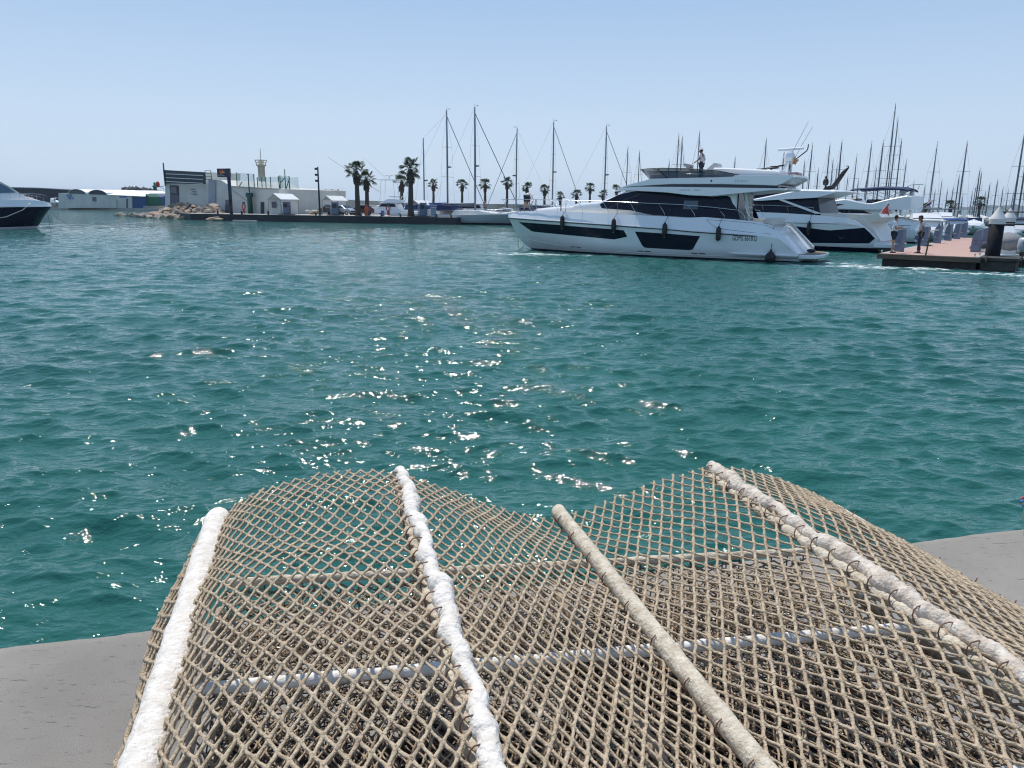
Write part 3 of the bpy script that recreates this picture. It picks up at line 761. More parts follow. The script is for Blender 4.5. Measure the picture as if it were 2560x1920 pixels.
# chine lip, vents, stern spray step, moulded lines
mb = MB()
for sg in (1, -1):
    us = np.linspace(2.5, 14.6, 40)
    mb.loft([[Vector((u, sg*(H.y(u, z0)+d), z0)) for u, z0, d in [(u, .20+.42*max(0, (u-8)/6.6)**2+o_, d) for u in us]] for o_, d in ((.012, 0), (0, .022), (-.02, 0))], closed=False, smooth=False)
mb.build('chine_lip', M_gel, Y)
for u in (11.2, 10.8, 6.9, 6.5, 3.95, 3.55):
    z = .34 if u > 9 else .29; mb = MB()
    patch(mb, H, [(u-.16, z+.022), (u+.16, z+.022)], [(u-.16, z-.022), (u+.16, z-.022)], .008, 4, 1); mb.build('drain_slot', M_bl, Y)
mb = MB(); us = np.linspace(-1.12, 2.2, 22)
def stp(u, k): 
    e = min(1, max(0, (2.2-u)/1.0)); return [(.0, .44), (.16*e+.01, .40), (.17*e+.01, .33), (.0, .20)][k]
mb.loft([[Vector((u, H.y(u, stp(u, k)[1])+stp(u, k)[0], stp(u, k)[1])) for u in us] for k in range(4)], closed=False, smooth=True)
mb.build('spray_step', M_gel, Y); mb = MB(); mb.loft([[Vector((u, -H.y(u, stp(u, k)[1])-stp(u, k)[0], stp(u, k)[1])) for u in us] for k in (3, 2, 1, 0)], closed=False, smooth=True)
mb.build('spray_step', M_gel, Y)
mb = MB()
def hl(pts, r=.012): mb.tube([Vector((u, H.y(u, z)+.003, z)) for u, z in pts], r, 5)
hl([(3.45, 1.98), (2.5, 1.95), (1.2, 1.86), (.5, 1.76), (.1, 1.60)]); hl([(3.45, 1.98), (3.3, 1.86), (2.95, 1.62), (2.4, 1.53), (1.2, 1.42), (.2, 1.36)])
mb.build('moulded_line', M_grey, Y)
# transom slope, platform, cockpit
mb = MB(); mb.loft([[Vector((.55, y, 1.78)), Vector((.1, y, 1.62)), Vector((-1.05, y, .45)), Vector((-1.2, y, .42))] for y in (1.95, -1.95)], closed=False)
mb.build('transom', M_gel, Y)
def plat(off, z): 
    return [Vector((x, y, z)) for x, y in ((-1.0, 2.12-off), (-1.5+off, 2.0-off), (-1.85+off, 1.75-off), (-2.0+off, 1.2), (-2.06+off, 0), (-2.0+off, -1.2), (-1.85+off, -1.75+off), (-1.5+off, -2.0+off), (-1.0, -2.12+off))]
mb = MB(); mb.loft([plat(.25, .14), plat(.02, .24), plat(0, .37), plat(.05, .40)], True, True); mb.build('swim_platform', M_gel, Y)
mb = MB(); mb.loft([plat(.16, .398), plat(.16, .412)], True, True); mb.build('platform_teak', M_teak, Y)
mb = MB(); mb.prism([(0, 0), (1.78, 0), (1.80, .09), (0, .07)], Vector((.05, -.9, 1.86)), Vector((-.72, 0, -.72)).normalized(), Vector((0, 0, 1)), -.42)
mb.build('gangway', M_gel2, Y)
mb = MB()
for k in range(6): mb.box((-.1-k*.2, -.72, 1.80-k*.2), (.03, .3, .03))
mb.tube([(-.1, -.55, 1.9), (-1.2, -.55, .75), (-1.35, -.55, .42)], .014, 6); mb.tube([(-1.1, -1, .8), (-1.35, -1, .42)], .014, 6)
mb.build('boarding_ladder', M_steel, Y)
mb = MB(); mb.ball((-1.28, -.2, .52), .16, 10, 6, (1.4, 1.1, .6)); mb.build('coiled_line', M_bl, Y)
mb = MB(); mb.tube([(-.05, .2, 1.75), (-.05, .2, 1.95)], .03, 8); mb.box((-.08, .2, 2.0), (.24, .2, .24), bev=.04); mb.build('stern_lamp', M_gel, Y)
mb = MB(); mb.box((1.1, 0, 1.75), (1.5, 3.7, .06)); mb.box((.55, 0, 1.9), (.5, 3.0, .36), bev=.08); mb.build('cockpit_seat', M_cush, Y)
# deckhouse
cabT = [(1.9, 3.3), (3.0, 3.4), (7.0, 3.6), (7.6, 3.56), (8.0, 3.42), (8.6, 3.20), (9.2, 2.98), (9.8, 2.80), (10.3, 2.78), (11.3, 2.70), (11.5, 2.58), (13.2, 2.48), (14.4, 2.36)]
cabB = [(1.9, 1.9), (5, 2.0), (9, 2.1), (14.4, 2.2)]
def cabY(u): return 1.86*(1-max(0, (u-6.2)/8.8)**1.9*.95)
mb = MB(); house(mb, [2.18, 2.4, 3, 4, 5, 6, 6.6, 7, 7.4, 7.8, 8.2, 8.6, 9, 9.4, 9.8, 10.3, 10.9, 11.3, 11.5, 12.2, 13, 13.7, 14.4], cabB, cabT, cabY, .05, .20)
mb.build('deckhouse', M_gel, Y)
class Side:                                   # adaptor so patch() can lay glass on the deckhouse side
    def __init__(s, Yf, zb, lean): s.Yf, s.zb, s.l = Yf, zb, lean
    def y(s, u, z): return s.Yf(u)-s.l*(z-interp(s.zb, u))
GW = [(9.63, 2.69), (9.18, 2.92), (8.48, 3.22), (7.7, 3.37), (7.0, 3.42), (6.0, 3.36), (5.0, 3.27), (3.36, 3.12), (2.5, 3.16), (2.36, 2.86), (2.0, 2.45), (1.83, 2.03), (4.42, 2.08), (6.45, 2.17), (7.7, 2.39), (9.47, 2.48)]
Sd = Side(cabY, cabB, .20)
for sg in (1, -1):
    mb = MB(); t_, b_ = poly_band(GW, 50); patch(mb, Sd, t_, b_, .02, 50, 4, (sg,)); o = mb.build('side_window', M_glass, Y)
    mb = MB(); P_ = [(9.0, 2.50), (8.2, 2.9), (7.3, 3.2)]; Q_ = [(3.4, 3.10), (2.75, 2.72), (1.95, 2.08)]
    mb.loft([[Vector((u+d, sg*(Sd.y(u, z)+.026), z+o_)) for u, z in P_] for d, o_ in ((-.04, .04), (.04, -.04))], closed=False)
    mb.build('mullion', pbr('dark mullion', (.03, .035, .05), .3), o); mb = MB()
    mb.loft([[Vector((u+d, sg*(Sd.y(u, z)+.026), z+o_)) for u, z in Q_] for d, o_ in ((-.05, -.05), (.05, .05))], closed=False)
    mb.build('mullion', pbr('dark mullion', (.03, .035, .05), .3), o)
    mb = MB()
    for u, z, w_, h_ in ((4.05, 2.70, .75, .42),):
        mb.loft([[Vector((u+w_*k, sg*(Sd.y(u, zq)+.027), zq)) for k in (0, .33, .66, 1)] for zq in (z-h_/2, z+h_/2)], closed=False)
    mb.build('opening_pane', pbr('pane with painted quay reflection', (.06, .085, .12), .12, spec=.8), o)  # lighter blue base colour paints a reflection onto the dark glass
# windscreen band round the front
mb = MB(); rings = []
for k in range(13):
    a_ = math.pi*(k/12-.5); c, s_ = math.cos(a_), math.sin(a_)
    rings.append([Vector((8.55+1.15*c, 1.42*s_*.98, 2.86)), Vector((7.75+.95*c, 1.38*s_*.98, 3.35))])
mb.loft([[r[0] for r in rings], [r[1] for r in rings]], closed=False, smooth=True)
mb.loft([[r[1]-Vector((.04, 0, .02)) for r in rings], [r[0]-Vector((.04, 0, .02)) for r in rings]], closed=False, smooth=True); mb.build('front_window', M_glass, Y)
# roof slab with the white wing, dark recess, coaming
wl = [(-.2, 3.42), (.31, 3.42), (2.05, 3.25), (3.3, 3.125), (4.42, 3.17), (5.67, 3.31), (8.0, 3.42), (9.0, 3.38)]
wu = [(-.2, 3.50), (1.16, 3.52), (4.93, 3.58), (7.23, 3.61), (8.4, 3.56), (9.0, 3.42)]
def wy(u): return 2.06*(1-max(0, (u-5.2)/4.6)**2.4*.75)-.12*max(0, (1-u)/1.2)
def slab(name, lo, hi, yf, us, mat, inset=0):
    mb = MB(); rings = []
    for u in us:
        y_ = yf(u)-inset; l, h_ = interp(lo, u), interp(hi, u); rings.append([Vector((u, y_-.03, l)), Vector((u, y_, l+.02)), Vector((u, y_-.01, h_)), Vector((u, y_-.10, h_+.01)), Vector((u, 0, h_+.03)), Vector((u, -y_+.10, h_+.01)), Vector((u, -y_+.01, h_)), Vector((u, -y_, l+.02)), Vector((u, -y_+.03, l)), Vector((u, -y_*.6, l+.06)), Vector((u, y_*.6, l+.06))])
    mb.loft(rings, True, True, False); return mb.build(name, mat, Y)
uu = list(np.linspace(-.2, 8.9, 40))
slab('roof_wing', wl, wu, wy, uu, M_gel)
slab('dark_recess', [(0, 3.53), (9, 3.50)], [(0, 3.64), (.7, 3.66), (3, 3.71), (5.44, 3.72), (8.0, 3.62), (9, 3.5)], wy, list(np.linspace(.12, 8.6, 30)), M_stripe, .07)
cl = [(-.5, 4.0), (-.29, 3.86), (.11, 3.62), (.73, 3.65), (3, 3.71), (5.44, 3.72), (8.0, 3.61), (8.75, 3.50)]
ch = [(-.53, 4.13), (.58, 4.10), (2.2, 4.13), (2.3, 4.04), (5, 4.02), (6.62, 3.99), (7.03, 3.88), (7.87, 3.74), (8.75, 3.53)]
slab('flybridge_coaming', cl, ch, wy, list(np.linspace(-.52, 2.2, 12))+list(np.linspace(2.3, 8.72, 26)), M_gel, .01)
def mark(x0, z0, Sy, mir=-1, off=.008):
    return lambda x, y, z: Vector((x0+mir*x, Sy(x0+mir*x, z0+y)+off+z*.5, z0+y))
cy = lambda u, z: wy(u)-.012
text_mesh('brand_letters', 'AZIMUT', .125, M_txtg, Y, mark(2.18, 3.80, cy), .004, 1.55)
text_mesh('model_letters', 'S3', .14, M_txtg, Y, mark(4.55, 3.38, lambda u, z: wy(u)-.004), .004, 1.1)
mb = MB(); 
for z_ in (3.41, 3.45):
    for ua, ub in ((4.62, 4.95), (3.9, 4.2)): mb.box(((ua+ub)/2, wy(4.4)+.0, z_), (abs(ub-ua), .012, .010))
mb.build('emblem_bars', M_txtg, Y)
text_mesh('registration', 'GDMS 6618 D', .36, M_txt, Y, lambda x, y, z: Vector((2.03-x*.56, H.y(2.03-x*.56, 1.01+y)+.008+z*.5, 1.01+y)), .004, 1.0)
mb = MB(); mb.lathe((3.35, wy(3.35)-.02, 3.87), [(.03, -.02), (.045, .0), (.045, .02), (.02, .03)], 12, axis=(0, 1, 0)); mb.build('side_lamp', M_bl, Y)
# flybridge windscreen
base = [(2.2, 1.93, 4.10), (3.2, 1.92, 4.04), (4.6, 1.86, 4.02), (5.8, 1.72, 4.0), (6.5, 1.45, 3.98), (6.95, .95, 3.96), (7.15, .4, 3.95)]
topl = [(2.0, 1.93, 4.14), (3.1, 1.96, 4.36), (4.6, 1.95, 4.49), (6.0, 1.86, 4.54), (6.95, 1.62, 4.52), (7.5, 1.1, 4.51), (7.72, .45, 4.50)]
def full(l): return [Vector(p) for p in l]+[Vector((p[0], -p[1], p[2])) for p in l[::-1]]
mb = MB(); mb.loft([full(base), full(topl)], closed=False, smooth=True); o = mb.build('flybridge_windscreen', M_smoke, Y)
mb = MB(); mb.tube(full(topl), .018, 6); mb.build('screen_frame', M_bl, o)
mb = MB(); mb.tube([(5.7, 1.74, 4.0), (6.35, 1.80, 4.53)], .03, 4); mb.build('screen_post', M_bl, o); mb = MB(); mb.tube([(5.7, -1.74, 4.0), (6.35, -1.80, 4.53)], .03, 4); mb.build('screen_post', M_bl, o)
mb = MB(); mb.tube([(6.6, 1.66, 4.24), (4.5, 1.9, 4.22), (2.9, 1.93, 4.20)], .014, 6); mb.build('inner_rail', M_steel, o)
# furniture on top
mb = MB()
rings = []
for u, zb_, zt_ in ((.2, 4.05, 4.34), (.45, 4.05, 4.37), (1.9, 4.08, 4.46), (3.0, 4.1, 4.52), (3.4, 4.2, 4.53)):
    rings.append([Vector((u, y, z)) for y, z in ((1.45, zb_), (1.62, zt_-.06), (1.52, zt_), (-1.52, zt_), (-1.62, zt_-.06), (-1.45, zb_))])
mb.loft(rings, True, True, False); mb.build('sun_pad', M_gel, Y)
mb = MB(); mb.loft([[Vector((u, y, z)) for u, z in ((3.25, 4.2), (3.95, 4.2), (3.8, 4.5), (3.48, 4.76), (3.30, 4.74), (3.2, 4.5))] for y in (1.35, .7)], True, True, False); mb.build('fly_seat', M_cush, Y)
mb = MB(); mb.box((5.15, .3, 4.25), (.7, 1.1, .5), bev=.1); mb.prism([(0, 0), (.34, .28), (.30, .36), (0, .30)], Vector((5.0, -.1, 4.46)), (1, 0, 0), (0, 0, 1), -.7); mb.build('helm_console', M_grey, Y)
mb = MB(); mb.lathe((4.98, .3, 4.60), [(.14, 0), (.165, .012), (.14, .024)], 16, axis=(-.8, 0, .5)); mb.build('steering_wheel', pbr('tan leather', (.34, .17, .07), .6), Y)
mb = MB(); mb.ball((.85, .2, 4.53), .34, 12, 6, (1.0, .6, .16)); mb.ball((1.45, -.1, 4.50), .24, 12, 6, (1.2, .6, .22)); mb.tube([(.3, 0, 4.66), (.6, .1, 4.62), (1.0, .1, 4.58)], .045, 6); mb.tube([(.95, 0, 4.42), (.95, 0, 4.56)], .05, 6)
mb.build('folded_awning', M_bl, Y)
mb = MB(); rings = []
for z, hx, hy in ((4.10, .10, .09), (4.85, .08, .08)): rings.append([Vector((.05+sx*hx, sy*hy, z)) for sx, sy in ((-1, -1), (1, -1), (1, 1), (-1, 1))])
mb.loft(rings, True, True); mb.tube([(.45, .25, 4.1), (.16, .08, 4.98)], .03, 6); mb.tube([(.45, -.25, 4.1), (.16, -.08, 4.98)], .03, 6)
rings = []
for z, hx, hy in ((4.84, .22, .2), (5.05, .27, .25), (5.22, .20, .2), (5.34, .12, .12)): rings.append([Vector((.12+sx*hx, sy*hy, z)) for sx, sy in ((-1, -.6), (-.6, -1), (.6, -1), (1, -.6), (1, .6), (.6, 1), (-.6, 1), (-1, .6))])
mb.loft(rings, True, True); o = mb.build('radar_mast', M_gel, Y)
mb = MB(); mb.loft([[Vector((.1, 0, 5.43)) + Vector((f*.60, 0, -.03*f)) + v for v in (Vector((0, -.06, -.06)), Vector((0, .06, -.06)), Vector((0, .07, .02)), Vector((0, 0, .06)), Vector((0, -.07, .02)))] for f in (-1, -.95, -.3, 0, .3, .95, 1)], True, True); mb.build('radar_scanner', M_gel, o)
mb = MB(); mb.tube([(-.03, .1, 5.3), (-.63, .1, 6.68)], .012, 5); mb.build('antenna', M_grey, o)
mb = MB(); mb.tube([(-.12, -.1, 5.0), (-.35, -.1, 5.54), (-.82, -.1, 6.45)], .012, 5); mb.build('antenna', M_grey, o)
mb = MB(); mb.tube([(-.0, 0, 4.82), (-.13, 0, 4.89), (-.66, 0, 5.32), (-.70, 0, 5.40), (-.72, 0, 5.63)], .028, 7); mb.build('light_pole', M_bl, o)
mb = MB(); mb.lathe((-.22, 0, 4.12), [(.02, 0), (.30, .02), (.34, .08), (.30, .16), (.1, .2)], 16); mb.build('life_raft_pod', [pbr('red and white pod', (.62, .50, .48), .4, var=(6, .7), tint2=(.45, .05, .04))], Y)
# rails
for sg in (1, -1):
    mb = MB(); top = [(16.85, .0, 2.93)]+[(u, sg*max(.0, H.y(u, H.zs(u))-.06), z) for u, z in ((16.2, 2.93), (15.4, 2.93), (14.4, 2.93), (13.06, 2.92), (11.47, 2.89), (9.89, 2.86), (8.31, 2.83), (6.68, 2.77), (5.05, 2.72), (3.29, 2.60), (1.89, 2.46), (1.6, 2.2), (1.55, 1.95))]
    mb.tube(top, .016, 6); mid = [(p[0]-.12, p[1], p[2]-.32) for p in top[:6]]; mb.tube(mid, .010, 5)
    for u in (16.3, 15.2, 13.7, 12.2, 10.5, 8.9, 7.3, 5.7, 4.1, 2.6):
        z1 = float(np.interp(u+.35, [1.89, 5.05, 8.3, 13, 17], [2.46, 2.72, 2.83, 2.92, 2.93])); y1 = max(0, H.y(min(u+.35, 16.2), 2.2)-.06)
        mb.tube([(u, sg*max(.02, H.y(u, H.zs(u))-.06), H.zs(u)-.02), (u, sg*max(.02, H.y(u, H.zs(u))-.06), H.zs(u)+.15), (u+.35, sg*y1, z1)], .012, 5)
    mb.build('guard_rail', M_steel, Y)
for _x, _y in ((13.9, 1.0), (12.0, 1.5)): mb = MB(); mb.tube([(_x, _y, 2.3), (_x, _y, 2.95)], .03, 6); mb.build('dark_post', M_bl, Y)
mb = MB(); mb.tube([(15.65, .05, .75), (15.62, .06, .35), (15.55, .06, -.02), (15.3, .05, .1), (15.22, .05, .35)], .018, 6); mb.build('bow_line', pbr('green rope', (.02, .08, .06), .8), Y)
mb = MB(); mb.box((15.9, 0, 2.06), (.9, .22, .10), bev=.03); mb.build('anchor_roller', M_steel, Y)
# saloon door frame and stairs to the flybridge
mb = MB(); mb.box((2.13, -.1, 2.60), (.05, 2.9, 1.35)); mb.build('saloon_door', M_glass, Y)
mb = MB()
for y_ in (1.3, .72): mb.prism([(0, 0), (.12, 0), (.42, 1.35), (.28, 1.35)], Vector((1.45, y_, 1.95)), (1, 0, 0), (0, 0, 1), -.05)
for k in range(5): mb.box((1.55+k*.07, 1.03, 2.1+k*.24), (.24, .6, .04))
mb.build('fly_stairs', M_gel2, Y)
mb = MB(); mb.tube([(1.3, 1.75, 1.95), (1.55, 1.72, 2.35), (1.8, 1.70, 3.30)], .03, 6); mb.build('awning_post', M_steel, Y)

def fender(u, z0, z1, rtop, Hh, root_loc, hd, r=.125, ball=False, label='', grp=None):
    y = Hh.y(u, (z0+z1)/2)+r+.03
    M_ = Matrix.Translation(root_loc) @ Matrix.Rotation(hd, 4, 'Z'); p = M_ @ Vector((u, y, z0))
    t = thing('fender', label, 'fender', p, hd, grp)
    h_ = z1-z0; mb = MB()
    if ball: mb.lathe((0, 0, 0), [(.02, 0), (r*.6, .03), (r*.95, .14), (r, h_*.5), (r*.9, h_*.75), (r*.5, h_*.95), (.05, h_+.04), (.04, h_+.12)], 18)
    else: mb.lathe((0, 0, 0), [(.02, 0), (r*.55, .015), (r*.92, .07), (r, .16), (r, h_-.16), (r*.92, h_-.06), (r*.5, h_), (.03, h_+.06)], 16)
    mb.build('body', M_black, t)
    yt = Hh.y(u, min(rtop, Hh.zs(u)))-y
    mb = MB(); mb.tube([(0, 0, h_+.05), (.0, yt+.02, Hh.zs(u)-z0+.01), (0.02, yt-.05, rtop-z0)], .012, 5); mb.build('rope', M_bl, t)
    if not ball:
        mb = MB(); mb.ball((0, r*.2, -.03), .03, 8, 5); mb.build('end_cap', M_grey, t)
    return t
for u, z0, z1, lb in ((11.58, 1.38, 2.04, 'black fender over the white yacht\'s long front hull window, nearest the bow'), (8.33, 1.27, 1.93, 'black fender at the rear end of the white yacht\'s long front hull window'),
                  (5.47, 1.11, 1.76, 'black fender over the white yacht\'s second, deeper hull window'), (2.68, .97, 1.64, 'black fender beside the registration letters on the white yacht')):
    fender(u, z0, z1, 2.85 if u > 3 else 2.0, H, YO, HD, label=lb, grp='fenders hung along the white yacht')
fender(.12, -.02, .52, 1.72, H, YO, HD, r=.25, ball=True, label='round black ball fender low at the white yacht\'s stern', grp='fenders hung along the white yacht')
def on_boat(O, hd, p): return (Matrix.Translation(O) @ Matrix.Rotation(hd, 4, 'Z')) @ Vector(p)
M_greysh = pbr('grey shirt', (.46, .48, .52), .9); M_navyc = pbr('navy cotton', (.018, .022, .04), .9); M_whitec = pbr('white cotton', (.72, .72, .72), .9)
person('man in a white brimmed hat and grey shirt at the moving yacht\'s upper helm', on_boat(YO, HD, (4.45, .3, 3.86)), HD,
       dict(nek=(.03, 0, 1.47), hed=(.07, 0, 1.60), ell=(.06, .25, 1.16), wrl=(.30, .18, 1.02), elr=(-.08, -.27, 1.16), wrr=(.02, -.22, .98)), M_skin2, M_greysh, M_navyc, hat=('brim', M_whitec), scale=.99, head_dir=(.95, 0, -.25))
person('man in navy shorts and white top bending over on the foredeck of the moving yacht', on_boat(YO, HD, (15.0, .1, 2.26)), HD-R(75),
       dict(pel=(-.12, 0, .88), spi=(.05, 0, .99), che=(.27, 0, .95), nek=(.40, 0, .86), hed=(.50, 0, .76), shl=(.30, .19, .93), shr=(.30, -.19, .93), ell=(.38, .24, .66), elr=(.38, -.24, .66), wrl=(.42, .17, .42), wrr=(.42, -.17, .42),
            hpl=(-.10, .10, .84), hpr=(-.10, -.10, .84), knl=(-.02, .15, .46), knr=(-.06, -.15, .46), anl=(-.06, .17, .09), anr=(-.10, -.17, .09)), M_skin, M_whitec, M_navyc, shorts=True, head_dir=(.5, 0, -.85))
# ================================================================ OTHER MOTOR YACHTS
HB = R(140)
def std_stem(L, zb): return [(-.5, L-2.6), (0, L-1.7), (zb*.4, L-.8), (zb, L), (zb+.6, L+.2)]
def add_patch(poly, Hh, mat, root, name, off=.012, sides=(1, -1), n=30):
    mb = MB(); t_, b_ = poly_band(poly, n); patch(mb, Hh, t_, b_, off, n, 2, sides); return mb.build(name, mat, root)
def prof_solid(name, poly, w0, mat, root, w1=None, taper=None, n=26):
    """side profile polygon (u,z) made into a solid of half width w0 at the bottom, w1 at the top, narrowing forward"""
    t_, b_ = poly_band(poly, n); mb = MB(); rings = []
    zmin = min(p[1] for p in poly); zmax = max(p[1] for p in poly); w1 = w1 or w0*.85
    for (u, zt), (_, zb) in zip(t_, b_):
        k = 1 if not taper else max(.12, 1-max(0, (u-taper[0])/(taper[1]-taper[0]))**2)
        f = lambda z: (w0+(w1-w0)*(z-zmin)/(zmax-zmin))*k
        r = min(.07, (zt-zb)*.4)
        rings.append([Vector((u, f(zb), zb)), Vector((u, f(zt), zt-r)), Vector((u, f(zt)-r, zt)), Vector((u, 0, zt+.05)), Vector((u, -f(zt)+r, zt)), Vector((u, -f(zt), zt-r)), Vector((u, -f(zb), zb))])
    mb.loft(rings, True, True, False); return mb.build(name, mat, root)
def side_rail(root, Hh, u0, u1, h=.62, n=6, sides=(1, -1)):
    for sg in sides:
        mb = MB(); us = np.linspace(u0, u1, n); top = [(u, sg*max(0, Hh.y(min(u, Hh.ln(Hh.zs(u))-.05), Hh.zs(u))-.06), Hh.zs(u)+h) for u in us]
        mb.tube(top, .015, 5)
        for (x, y, z), u in zip(top[:-1], us): mb.tube([(x-.12, sg*max(0, Hh.y(u-.12, Hh.zs(u))-.06), z-h), (x, y, z)], .011, 4)
        mb.build('guard_rail', M_steel, root)
# --- yacht with the navy hull panel
OB_ = Vector((22.97, 48.27, 0))
B = thing('motor_yacht', 'moored white yacht with long navy panel on hull, close behind the moving yacht', 'motor yacht', OB_, HB)
HBh = Hull(-.1, 4.3, std_stem(17, 2.3), [(-.1, .85), (.1, 1.0), (.6, 1.51), (1.57, 2.03), (2.86, 2.13), (3.72, 2.18), (6, 2.28), (12, 2.4), (17, 2.35)], [(-.1, .8), (.6, 1.45), (1.2, 1.66), (17, 1.85)], tumble=.3)
hull_parts(HBh, B, M_gel, M_navy, boot=.28)
add_patch([(16, 1.62), (8, 1.56), (5.15, 1.5), (2.77, 1.26), (.69, 1.48), (.6, 1.42), (.06, .86), (.19, .56), (4.24, .45), (15, .7)], HBh, M_navy, B, 'hull_panel', .012, n=50)
add_patch([(6.5, 1.69), (2.2, 1.68), (2.2, 1.65), (6.5, 1.66)], HBh, M_stripe, B, 'dark_line', .014)
add_patch([(2.5, 1.78), (2.1, 1.79), (1.15, 1.60), (1.55, 1.58)], HBh, M_gel2, B, 'gold_flash', .02, n=10)
mb = MB()
for sg in (1, -1): mb.lathe((2.0, sg*(HBh.y(2.0, .88)+.014), .88), [(.14, -.004), (.14, .006), (.11, .006), (.11, -.004)], 20, axis=(0, sg, 0))
mb.build('porthole_ring', M_stripe, B)
prof_solid('deckhouse', [(3.45, 2.15), (3.6, 3.2), (5.0, 3.68), (6.5, 3.76), (8.75, 3.42), (11, 2.8), (12.6, 2.42), (12.6, 2.25)], 1.85, M_glass, B, 1.55, (7, 14))
prof_solid('roof_wing', [(7.95, 3.12), (4.83, 3.74), (2.69, 3.67), (2.5, 3.60), (3.7, 3.24), (7.7, 3.02)], 1.98, M_gel, B, 1.90)
for sg in (1, -1):
    mb = MB(); mb.prism([(6.0, 3.16), (3.3, 2.26), (3.75, 2.26), (6.35, 3.16)], Vector((0, sg*1.84 if sg > 0 else -1.96, 0)), (1, 0, 0), (0, 0, 1), -.12); mb.build('roof_brace', M_gel, B)
mb = MB(); mb.loft([[Vector((3.45, y, 2.30)), Vector((1.0, y, 2.26)), Vector((.05, y*.98, 2.30)), Vector((-.1, y*.96, 2.10)), Vector((.55, y*.96, 1.75)), Vector((-.25, y*.96, .70)), Vector((.4, y*.96, .6)), Vector((3.4, y, 1.9))] for y in (1.9, 0, -1.9)], True, True); mb.build('stern_quarter', M_gel2, B)
mb = MB(); mb.loft([plat(.25, .28), plat(.0, .34), plat(0, .52), plat(.1, .56)], True, True); o = mb.build('swim_platform', M_gel, B); o.location = (1.05, 0, 0)
mb = MB(); mb.tube([(4.05, 0, 3.74), (3.95, 0, 3.84), (3.5, 0, 3.90), (3.3, 0, 4.15), (2.9, 0, 4.80), (2.68, 0, 5.05), (2.62, 0, 5.12), (2.68, 0, 5.2), (2.78, 0, 5.17)], [.05, .10, .14, .16, .13, .07, .03, .03, .03], 8); mb.tube([(3.3, 0, 4.2), (3.15, 0, 4.55)], .03, 5)
mb.ball((3.12, 0, 4.62), .09, 8, 6); mb.build('folded_mast', M_bl, B)
mb = MB(); mb.lathe((3.95, 0, 3.75), [(.05, 0), (.04, .25), (.16, .3), (.19, .5), (.12, .68), (.06, .7), (.09, .78), (.05, .86)], 12); mb.build('search_light', M_bl, B)
side_rail(B, HBh, 3.9, 15.5, .45, 8)
fender(3.95, 1.05, 1.75, 2.6, HBh, OB_, HB, label='black fender hanging on the moored yacht with the navy hull panel', grp='fenders on moored yachts')
# --- third yacht, blue sun canopy
OC_ = Vector((32.17, 61.9, 0))
C_ = thing('motor_yacht', 'moored white flybridge yacht with a navy sun canopy and a radome', 'motor yacht', OC_, HB)
HCh = Hull(-.05, 4.2, std_stem(15.5, 2.3), [(-.05, 1.4), (.2, 1.6), (1, 1.75), (1.84, 1.98), (3.1, 1.95), (8, 2.05), (15.5, 2.35)], [(-.05, 1.0), (15.5, 1.6)], tumble=.25)
hull_parts(HCh, C_, M_gel, M_antif, boot=.12)
for z in (1.35, 1.12): add_patch([(14, z+.35), (.3, z), (.3, z-.03), (14, z+.32)], HCh, M_stripe, C_, 'dark_line', .012)
prof_solid('deckhouse', [(2.2, 1.95), (2.4, 2.6), (5.5, 2.95), (8, 3.0), (9.6, 2.6), (11.6, 2.2), (11.6, 2.0)], 1.8, M_gel, C_, 1.5, (7.5, 13))
prof_solid('flybridge', [(9.4, 2.66), (8.8, 2.86), (7.97, 3.08), (6.24, 3.26), (5.4, 3.34), (4.4, 3.14), (3.5, 2.98), (2.1, 3.36), (1.36, 3.52), (.56, 3.68), (.5, 3.55), (1.4, 3.0), (.9, 2.7), (.5, 2.56), (3.8, 2.52), (7.5, 2.62)], 1.95, M_gel, C_, 1.9, (6.5, 11))
SC = Side(lambda u: 1.965*max(.12, 1-max(0, (u-6.5)/4.5)**2), [(0, 2.5), (9, 2.5)], .045); SD_ = Side(lambda u: 1.80*max(.12, 1-max(0, (u-7.5)/5.5)**2), [(0, 1.95), (12, 1.95)], .27)
add_patch([(7.9, 2.82), (6.84, 2.98), (5.46, 2.93), (6.16, 2.74), (7.14, 2.68)], SC, M_glass, C_, 'upper_window', .03, n=16)
add_patch([(7.9, 2.48), (5.0, 2.5), (4.05, 2.47), (3.2, 2.16), (6.56, 2.12), (8.2, 2.22)], SD_, M_glass, C_, 'side_window', .03)
mb = MB(); mb.loft([[Vector((u, y, z+.16*(1-(y/1.6)**2))) for u, z in ((.9, 4.0), (1.3, 4.13), (3, 4.2), (5.2, 4.05))]+[Vector((u, y, z-.05+.16*(1-(y/1.6)**2))) for u, z in ((5.2, 4.02), (3, 4.15), (1.3, 4.08), (.9, 3.92))] for y in (-1.6, -.8, 0, .8, 1.6)], True, True); mb.build('sun_canopy', M_canvas, C_)
mb = MB()
for y in (-1.55, 1.55):
    for a_, b_ in (((5.1, 4.05), (3.2, 3.0)), ((3.2, 4.15), (3.4, 3.0)), ((1.1, 4.05), (3.2, 3.0)), ((3.0, 4.15), (1.6, 3.4)), ((4.2, 4.1), (2.2, 3.3))): mb.tube([(a_[0], y, a_[1]), (b_[0], y, b_[1])], .018, 5)
mb.build('canopy_frame', M_steel, C_)
mb = MB(); mb.box((1.4, 0, 3.62), (.7, 1.6, .16), bev=.05); o = mb.build('radar_arch', M_gel, C_)
mb = MB(); mb.ball((1.55, .35, 3.92), .27, 14, 8, (1, 1, 1.05)); mb.build('radome', M_gel, o)
mb = MB(); mb.box((1.05, -.35, 3.88), (.30, .35, .5), bev=.05); mb.build('radome', M_gel2, o)
